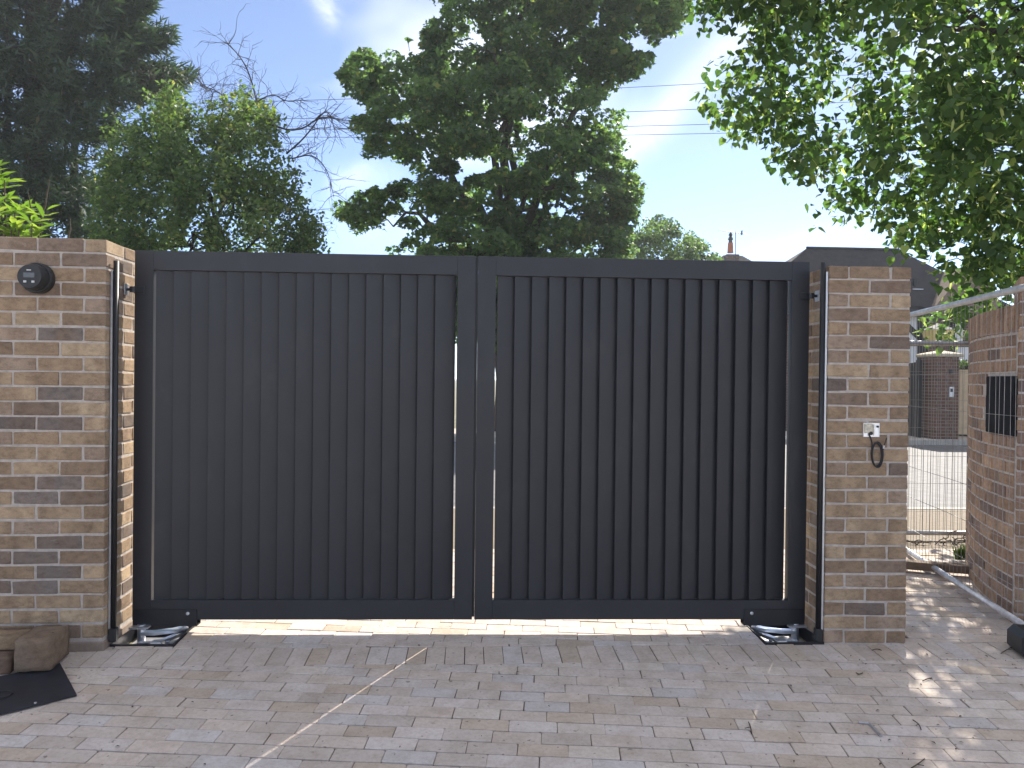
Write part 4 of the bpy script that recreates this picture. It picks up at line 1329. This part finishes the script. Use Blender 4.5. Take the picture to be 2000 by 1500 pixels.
# --- lime tree hanging over from the right
LIM = [(1380, -320), (1362, -60), (1357, 8), (1379, 42), (1420, 34), (1445, 26), (1450, 79), (1470, 70), (1450, 110), (1396, 140), (1412, 163), (1440, 160), (1392, 188), (1395, 212), (1420, 222), (1423, 273), (1463, 268), (1502, 251), (1498, 284), (1516, 317), (1546, 339), (1599, 348), (1606, 376), (1614, 388), (1648, 370),
       (1634, 394), (1599, 412), (1564, 440), (1608, 438), (1650, 430), (1696, 442), (1744, 427), (1750, 462), (1734, 516), (1762, 512), (1784, 497), (1828, 497), (1850, 486), (1830, 548), (1860, 544), (1874, 575), (1832, 630), (1824, 656), (1880, 668), (1896, 610), (1960, 592), (2010, 560), (2120, 500), (2350, 420), (2400, -100), (2200, -420), (1800, -520)]
ZL = 7.6
lime = thing('lime_tree', 'leafy lime tree with pale bracts overhanging from the right above the curved wall', 'tree', at(2260, 800, 8.2)); lime.location.z = 0
org = Vector(lime.location)
holesL = [(1530, 130, 40, 60, .5), (1600, 160, 30, 40, .5), (1500, 180, 30, 30, .55), (1700, 40, 25, 25, .5), (1840, 70, 60, 40, .4), (1950, 150, 25, 20, .5), (1980, 420, 25, 20, .5), (1655, 190, 42, 150, .85), (1755, 130, 30, 60, .6), (1785, 330, 45, 90, .55)]
uv, Cn = crown_clumps(LIM, 1250, ZL, 1.5, 170, 10, holesL, 61)
uvb, Cnb = crown_clumps(LIM, 260, ZL, 1.3, 170, 2, holesL, 62)
Call = np.concatenate([Cn, Cnb])
r = np.random.default_rng(63)
per = np.r_[np.full(len(Cn), 34), np.full(len(Cnb), 14)]
cid = np.repeat(np.arange(len(Call)), per); n = len(cid)
big = (cid < len(Cn))
d = unit(r.normal(0, 1, (n, 3)))
P = Call[cid] + d * (np.cbrt(r.uniform(.1, 1, n)) * np.where(big, .24, .10))[:, None] * np.array([1, 1, .9])
N = np.array([0, -.25, .55]) + .5 * d + .6 * r.normal(0, 1, (n, 3))
T = np.array([0, 0, -.9]) + .45 * d + .35 * r.normal(0, 1, (n, 3))
S = .078 * r.uniform(.55, 1.3, n)
tint = np.clip(r.normal(.42, .2, n) + r.normal(0, .14, len(Call))[cid], 0, .93)
br = r.uniform(0, 1, n) < .15
zc = (P - CAMn) @ FWn
pu = 1000 + FPX * ((P - CAMn) @ RTn) / zc; pv = 750 - FPX * ((P - CAMn) @ UPn) / zc
inframe = (pu > 1340) & (pu < 1995) & (pv > 5) & (pv < 640) & ~br & ~((pu > 1890) & (pv > 560))
order = np.argsort(np.where(inframe, zc / S, 1e9))
single = np.zeros(n, bool); single[order[:297]] = True
keep = ~single & ~br
V, F = leaves(P[keep] - np.array(org), N[keep], T[keep], S[keep], HEART)
tag(link('foliage', np_mesh('foliage', V, F, M_LIME, np.repeat(tint[keep], 3)), lime), kind='stuff')
BR = (np.array([(0, -.6, 0), (.14, -.2, .02), (.1, .5, .03), (0, .75, 0), (-.1, .5, .03), (-.14, -.2, .02)]), np.array([(0, 1, 2, 3), (0, 3, 4, 5)]))
V, F = leaves(P[br] - np.array(org), N[br] + r.normal(0, .4, (br.sum(), 3)), T[br], S[br] * .95, BR)
tag(link('bracts', np_mesh('bracts', V, F, M_LIME, np.repeat(np.full(br.sum(), 1.0), 2)), lime), kind='stuff')
LV = []
for i in range(6):
    tv = HEART[0].copy(); tv += np.random.default_rng(i).normal(0, .02, tv.shape)
    LV.append(np_mesh('leaf', tv, HEART[1], M_LIME, np.full(3, .2 + .12 * i)))
def leaf_obj(parent, org_, p, nn, tt, s, meshes):
    nn = Vector(nn).normalized(); tt = Vector(tt); tt = (tt - nn * tt.dot(nn)).normalized(); bb_ = tt.cross(nn)
    M_ = Matrix((bb_, tt, nn)).transposed().to_4x4()
    o_ = link('leaf', random.choice(meshes), parent)
    o_.location = Vector(p) - org_; o_.rotation_euler = M_.to_euler(); o_.scale = (s, s, s)
    return o_
for i in order[:297]: leaf_obj(lime, org, P[i], N[i], T[i], float(S[i]), LV)
tree_wood(lime, (0, 0, -.1), tuple(at(2230, 250, 8.2) - org), Call - np.array(org), .2, 64, every=1, crook=.14, twig=.0055, nl=14)

# --- shrub behind the left wall
SHP = [(-60, 470), (-60, 330), (0, 322), (20, 345), (14, 372), (50, 388), (85, 410), (118, 425), (128, 452), (140, 470)]
sh = thing('shrub', 'bright broad leaved shrub showing above the left brick wall', 'shrub', at(40, 700, 5.2)); sh.location.z = 0
org = Vector(sh.location)
uv, Cn = crown_clumps(SHP, 40, 5.2, .35, 60, 6, (), 71)
SLV = []
SL = (np.array([(0, 0, 0), (.14, .3, .04), (.17, .6, .03), (0, 1.05, -.1), (-.17, .6, .03), (-.14, .3, .04)]), np.array([(0, 1, 2, 3), (0, 3, 4, 5)]))
for i in range(5):
    SLV.append(np_mesh('leaf', SL[0] + np.random.default_rng(i + 9).normal(0, .012, SL[0].shape), SL[1], M_SHRUB, np.full(2, .15 + .2 * i)))
r = np.random.default_rng(72); random.seed(72)
st = MB()
for c in Cn:
    for k in range(7):
        a_ = 2 * math.pi * k / 7 + r.uniform(0, 1)
        t = np.array([math.cos(a_), math.sin(a_), r.uniform(-.35, .5)])
        nn = np.array([0, 0, 1.0]) - .5 * t * np.array([1, 1, 0]) + r.normal(0, .25, 3)
        leaf_obj(sh, org, c + t * .012 + r.normal(0, .01, 3), nn, t, float(r.uniform(.08, .13)), SLV)
    b0 = Vector(c) - org
    st.tube([Vector((b0.x * .3, b0.y * .3, 0)), Vector((b0.x * .8, b0.y * .8, b0.z * .6)), b0], [.012, .009, .004], 5)
for (u0, v0), (u1, v1) in (((75, 440), (98, 345)), ((60, 445), (55, 375)), ((80, 430), (92, 370)), ((132, 470), (137, 425))):
    st.tube([at(u0, v0, 5.25) - org, at((u0 + u1) / 2 + 3, (v0 + v1) / 2, 5.25) - org, at(u1, v1, 5.25) - org], [.006, .005, .002], 5)
st.build('stems', M_TWIG, sh)

# --- weeds at the pavement edge
wd_ = MB(); rs = random.Random(3)
for i in range(70):
    p = at(rs.uniform(1866, 1893), 1096, 5.75); p.z = 0.085
    h = rs.uniform(.05, .13); a_ = rs.uniform(0, 6.28); l_ = rs.uniform(.01, .05)
    q = p + Vector((math.cos(a_) * l_, math.sin(a_) * l_, h))
    s_ = Vector((math.cos(a_ + 1.57), math.sin(a_ + 1.57), 0)) * .007
    wd_.add([p - s_, p + s_, p.lerp(q, .6) + s_ * .8 + Vector((0, 0, .02)), q, p.lerp(q, .6) - s_ * .8 + Vector((0, 0, .02))], [(0, 1, 2, 3, 4)])
o = wd_.build('weeds', M_SHRUB)
a_ = o.data.attributes.new('tint', 'FLOAT', 'FACE'); a_.data.foreach_set('value', [.6] * len(o.data.polygons))
tag(o, 'bright green weeds beside the timber batten at the curved wall', 'weeds', kind='stuff')

# ================================================================== ACROSS THE ROAD
ZP = 18.3
gb = at(1833, 845, ZP)
fp = thing('gate_pier', 'dark red brick gate pier with pale cap across the road', 'pier', (gb.x, gb.y, 0), -0.03)
pw = 0.29
MB().box((-pw, -pw, -0.05), (pw, pw, 2.02)).build('shaft', M_FARBRICK, fp)
mbp = MB(); mbp.cbox((-pw - .09, -pw - .09, 2.022), (pw + .09, pw + .09, 2.10), .02)
mbp.add([(-pw - .06, -pw - .06, 2.10), (pw + .06, -pw - .06, 2.10), (pw + .06, pw + .06, 2.10), (-pw - .06, pw + .06, 2.10), (0, 0, 2.19)], [(0, 1, 4), (1, 2, 4), (2, 3, 4), (3, 0, 4)])
mbp.build('cap', M_TILE_CREAM, fp)
MB().cbox((0.06, -pw - .035, 1.08), (0.17, -pw - .002, 1.32), .006).build('intercom', M_ALU, fp)
MB().box((0.075, -pw - .038, 1.2), (0.14, -pw - .0355, 1.28)).build('screen', M_BLACK, bpy.data.objects[fp.children[-1].name])
MB().cbox((0.05, -pw - .05, 1.62), (0.13, -pw - .002, 1.72), .006).build('sensor', M_BLACK, fp)
lp = at(1832, 655, 19.5)
la = thing('lantern', 'pale yellow lantern above the far pier cap under the hanging leaves', 'lantern', (lp.x, lp.y, 0))
mbl = MB()
zt = lp.z
for k in range(4):
    pass
mbl.add([(x_ * .18, y_ * .18, zt - .27) for x_, y_ in ((-1, -1), (1, -1), (1, 1), (-1, 1))] + [(x_ * .28, y_ * .28, zt + .13) for x_, y_ in ((-1, -1), (1, -1), (1, 1), (-1, 1))],
        [(3, 2, 1, 0), (4, 5, 6, 7), (0, 1, 5, 4), (1, 2, 6, 5), (2, 3, 7, 6), (3, 0, 4, 7)])
mbl.build('glass', M_LAMPGLASS, la)
MB().add([(x_ * .31, y_ * .31, zt + .132) for x_, y_ in ((-1, -1), (1, -1), (1, 1), (-1, 1))] + [(0, 0, zt + .3)], [(3, 2, 1, 0), (0, 1, 4), (1, 2, 4), (2, 3, 4), (3, 0, 4)]).build('hood', M_BLACK, la)
MB().tube([(0, 0, 0), (0, 0, zt - .272)], .04, 8).build('post', M_BLACK, la)
# dark far gate leaf, edge on
gl = at(1798, 845, ZP + .1)
fg = thing('metal_gate', 'black open driveway gate standing left of the far brick pier', 'gate', (gl.x, gl.y, 0), 0)
for i in range(5):
    MB().cbox((-.10 + i * .052, .25 * i, 0.03), (-.06 + i * .052, .25 * i + .2, 1.9 - .01 * i), .006).build('board', M_BLACK, fg)
MB().box((-.13, -.06, -.05), (-.02, .02, 1.95)).build('post', M_BLACK, fg)
# hedge
hd = thing('hedge', 'clipped green hedge behind the plywood board across the road', 'hedge', at(1890, 845, ZP + .9)); hd.location.z = 0
org = Vector(hd.location)
r = np.random.default_rng(81); n = 5200
P = np.c_[r.uniform(-.5, 3.5, n), r.uniform(-.3, .3, n), r.uniform(0.0, 1.95, n)]
sel = r.uniform(0, 1, n)
P[:, 2] = np.where(sel < .35, 1.88 + r.normal(0, .05, n), P[:, 2]); P[:, 1] = np.where(sel > .5, -.3 + r.normal(0, .04, n), P[:, 1])
V, F = leaves(P, r.normal(0, .6, (n, 3)) + np.array([0, -.3, .6]), r.normal(0, 1, (n, 3)), r.uniform(.07, .12, n), QUAD)
tag(link('foliage', np_mesh('foliage', V, F, M_HEDGE, r.uniform(0, 1, n)), hd), kind='stuff')
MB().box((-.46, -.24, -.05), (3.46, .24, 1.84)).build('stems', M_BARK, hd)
# plywood board
pb = [at(1860, 848, ZP - .2), at(1858, 760, ZP - .2), at(1863, 722, ZP - .2), at(1945, 722, ZP - .6), at(1945, 850, ZP - .6)]
mbq = MB().prism(pb, (0.01, .02, 0)); tag(mbq.build('plywood_board', M_PLY), 'tan plywood board leaning beside the far brick pier', 'board')
# blue recycling crate stack / bin seen in a sliver
bp = at(1780, 840, ZP + 2.2)
bn = thing('blue_bin', 'blue and white striped bin glimpsed left of the far gate', 'bin', (bp.x - .1, bp.y, 0))
MB().cbox((-.3, -.25, 0.05), (.22, .25, .62), .02).build('body', M_WHITE, bn)
for i in range(4):
    MB().box((-.27 + i * .13, -.262, .08), (-.20 + i * .13, -.2505, .6)).build('stripe', M_BLUE, bn)
MB().cbox((-.32, -.27, .622), (.24, .27, .68), .01).build('lid', M_ALU, bn)

# --- house with dark roofs
ZH = 24.0
hb0 = at(1800, 850, ZH)
def W(u, v, z): return at(u, v, z)
house = thing('house', 'brick and half timbered house with dark tiled roofs across the road', 'house', (hb0.x, hb0.y, 0))
ho = Vector(house.location)
def ploc(p): return Vector(p) - ho
eR = W(1806, 618, 21.4); eL = W(1420, 620, 21.4); eL.y = eR.y; eL.z = eR.z
rR = W(1756, 489, 23.4); rL = W(1571, 487, 23.4); rL.y = rR.y; rL.z = rR.z
bL, bR = eL + Vector((0.0, 4.6, 0)), eR + Vector((1.5, 4.6, 0))
eR2 = Vector((rR.x + 2.9, eR.y, eR.z))
rf = MB()
PA_ = [ploc(x) for x in (eL, eR2, bR + Vector((1.2, 0, 0)), bL, rL, rR)]
rf.add(PA_, [(0, 1, 5, 4), (1, 2, 5), (2, 3, 4, 5), (3, 0, 4), (3, 2, 1, 0)])
rf.build('main_roof', M_ROOF_DARK, house)
wl_ = MB(); wl_.box((ploc(eL).x + .3, ploc(eL).y + .4, -.05), (ploc(eR2).x - .2, ploc(eL).y + 4.2, eL.z - .002)); wl_.build('main_wall', M_FARBRICK, house)
# ridge tiles
rd = MB(); rd.tube([ploc(rL) + Vector((0, 0, .02)), ploc(rR) + Vector((0, 0, .02))], .045, 8); rd.build('ridge', M_ROOF_DARK, house)
# wing with its ridge running away from the road
wxl, wxr = W(1806, 622, 21.5).x, W(1990, 622, 21.5).x
wy0 = W(1803, 622, 21.5).y
wez = W(1803, 622, 21.5).z
wz = wez + (wxr - wxl) / 2 * 1.15
mx = (wxl + wxr) / 2
wg = MB()
wg.add([ploc(x) for x in (Vector((wxl, wy0, wez)), Vector((mx, wy0, wz)), Vector((wxr, wy0, wez)), Vector((wxl, wy0 + 7, wez)), Vector((mx, wy0 + 7, wz)), Vector((wxr, wy0 + 7, wez)))],
       [(0, 1, 4, 3), (1, 2, 5, 4), (0, 2, 1), (3, 4, 5), (0, 3, 5, 2)])
wg.build('wing_roof', M_ROOF_BROWN, house)
ww = MB(); ww.box((ploc(Vector((wxl + .15, wy0, 0))).x, ploc(Vector((0, wy0 + .25, 0))).y, -.05), (ploc(Vector((wxr - .15, 0, 0))).x, ploc(Vector((0, wy0 + 6.8, 0))).y, wez - .004))
ww.build('wing_wall', M_FARBRICK, house)
fy = ploc(Vector((0, wy0 + .25, 0))).y
def panel(u0, u1, v0, v1, z, nm, mat, dy):
    a_, b_ = ploc(W(u0, v1, z)), ploc(W(u1, v0, z))
    MB().box((a_.x, fy - dy, a_.z), (b_.x, fy - dy + .04, b_.z)).build(nm, mat, house)
zz = (ho.y + fy - CAM.y) / FW.y - 0.1
zz = 21.7
panel(1868, 1884, 625, 668, zz, 'render_panel', M_WHITE, .05)
panel(1866, 1960, 672, 720, zz, 'render_panel', M_WHITE, .05)
panel(1862, 1960, 669, 677, zz, 'beam', M_BEAM, .075)
panel(1858, 1867, 625, 740, zz, 'beam', M_BEAM, .08)
panel(1803, 1812, 622, 745, zz, 'beam', M_BEAM, .08)
# recessed half timbered bay, left of the wing
bx0, bx1 = ploc(W(1745, 700, 21.62)).x, ploc(W(1800, 700, 21.62)).x
byf = ploc(W(1770, 700, 21.62)).y
MB().box((bx0, byf, 0), (bx1, byf + .5, ploc(W(1770, 604, 21.62)).z)).build('bay_wall', M_WHITE, house)
def bline(p, q, w_):
    a_, b_ = ploc(W(*p, 21.62)), ploc(W(*q, 21.62)); a_.y = b_.y = byf - .03
    d = (b_ - a_).normalized(); nrm = Vector((-d.z, 0, d.x)) * w_ / 2
    MB().prism([a_ - nrm, b_ - nrm, b_ + nrm, a_ + nrm], (0, .05, 0)).build('beam', M_BEAM, house)
bline((1745, 612), (1801, 664), .16); bline((1745, 671), (1801, 671), .14); bline((1799, 600), (1799, 800), .2); bline((1745, 602), (1801, 602), .12)
# roof window/vent
v_ = ploc(W(1787, 560, 22.3))
MB().tube([(v_.x, v_.y, v_.z - .2), (v_.x, v_.y, v_.z + .22)], .055, 10).build('vent_pipe', M_PLATE, house)
MB().box((v_.x - .14, v_.y - .16, v_.z - .10), (v_.x + .16, v_.y + .02, v_.z - .075)).build('flashing', M_ALU, house)

# --- far house with a chimney and aerial
ch = at(1425, 600, 38)
h2 = thing('house', 'distant house with dark roof peak and orange chimney pot just over the gate', 'house', (ch.x, ch.y, 0))
rzt = at(1425, 499, 38).z
MB().add([(-3.2, -3, rzt - 2.4), (3.2, -3, rzt - 2.4), (3.2, 4, rzt - 2.4), (-3.2, 4, rzt - 2.4), (-.35, 0, rzt), (.6, 0, rzt)], [(0, 1, 5, 4), (1, 2, 5), (2, 3, 4, 5), (3, 0, 4), (3, 2, 1, 0)]).build('roof', M_ROOF_DARK, h2)
MB().box((-2.9, -2.7, -.1), (2.9, 3.7, rzt - 2.41)).build('wall', M_FARBRICK, h2)
stk = MB(); stk.cbox((-.28, -.3, rzt - 1), (.36, .3, rzt + .02), .02); so = stk.build('chimney_stack', M_FARBRICK, h2)
MB().lathe([(.15, rzt + .122), (.13, rzt + .5), (.12, rzt + .62)], Matrix.Identity(4), 14).build('chimney_pot', M_POT, so)
MB().lathe([(.10, rzt + .621), (.09, rzt + .75), (.14, rzt + .8), (.06, rzt + .95), (.11, rzt + 1.0), (.05, rzt + 1.12)], Matrix.Identity(4), 12).build('cowl', M_BLACK, so)
ae = thing('aerial', 'spiky television aerial on the distant orange chimney', 'aerial', (ch.x, ch.y - .36, 0))
am_ = MB(); am_.tube([(.13, 0, rzt - .2), (.13, 0, rzt + 1.12)], .018, 6); am_.build('mast', M_BLACK, ae)
am_ = MB(); am_.tube([(-.75, 0, rzt + 1.13), (.62, .1, rzt + 1.02)], .016, 5)
for i in range(11):
    t = i / 10; x_ = -.7 + 1.25 * t; z_ = rzt + 1.126 - .1 * t
    am_.tube([(x_, -.12, z_ - .06), (x_, .12, z_ + .06)], .007, 4)
am_.box((.42, -.1, rzt + .95), (.44, .1, rzt + 1.17)); am_.build('boom', M_BLACK, ae)

# --- overhead cables
WIRES = [((560, 197), (1415, 161), 'topmost overhead cable crossing the sky behind the sycamore'),
         ((665, 231), (1395, 212), 'second overhead cable from the top behind the sycamore'),
         ((665, 252.5), (1410, 242), 'third overhead cable from the top behind the sycamore'),
         ((665, 268), (1500, 258), 'lowest overhead cable crossing behind the sycamore')]
for (u0, v0), (u1, v1), lab in WIRES:
    z_ = 32.0
    a_, b_ = at(u0, v0, z_), at(u1, v1, z_)
    d = (b_ - a_)
    pts = []
    for t in np.linspace(-.9, 1.9, 25):
        p = a_ + d * t; p.z += .25 * ((t - .5) ** 2 - .25)
        pts.append(p)
    tag(MB().tube(pts, .0115, 5).build('overhead_cable', M_OHC), lab, 'cable', 'overhead cables behind the trees')
# --- added thin haze volume, standing in for lens veiling glare
hz = bpy.data.materials.new('glare_volume'); hz.use_nodes = True
hn = hz.node_tree.nodes; hn.clear()
ho_ = hn.new('ShaderNodeOutputMaterial'); hv = hn.new('ShaderNodeVolumePrincipled')
hv.inputs['Color'].default_value = (0.88, 0.95, 1.0, 1); hv.inputs['Density'].default_value = 0.0012; hv.inputs['Anisotropy'].default_value = 0.35
hz.node_tree.links.new(hv.outputs[0], ho_.inputs['Volume'])
tag(MB().box((-420, -310, -2.8), (420, 620, 17.5)).build('glare_haze', hz), kind='stuff')
# sprig on the sycamore's shoulder
sp = thing('sprig', 'lone leafy sprig standing up from the left shoulder of the sycamore', 'sprig', at(800, 92, ZS))
o0 = Vector(sp.location)
MB().tube([(0, 0, -.1), tuple(at(797, 80, ZS) - o0)], .008, 5).build('stem', M_TWIG, sp)
r = np.random.default_rng(5)
for (u_, v_) in ((794, 76), (799, 75), (803, 79), (797, 80)):
    leaf_obj(sp, o0, at(u_, v_, ZS), r.normal(0, .4, 3) + np.array([0, -.8, .4]), np.array([u_ - 797.0, 0, 77.0 - v_ + 1]), .13, LV)
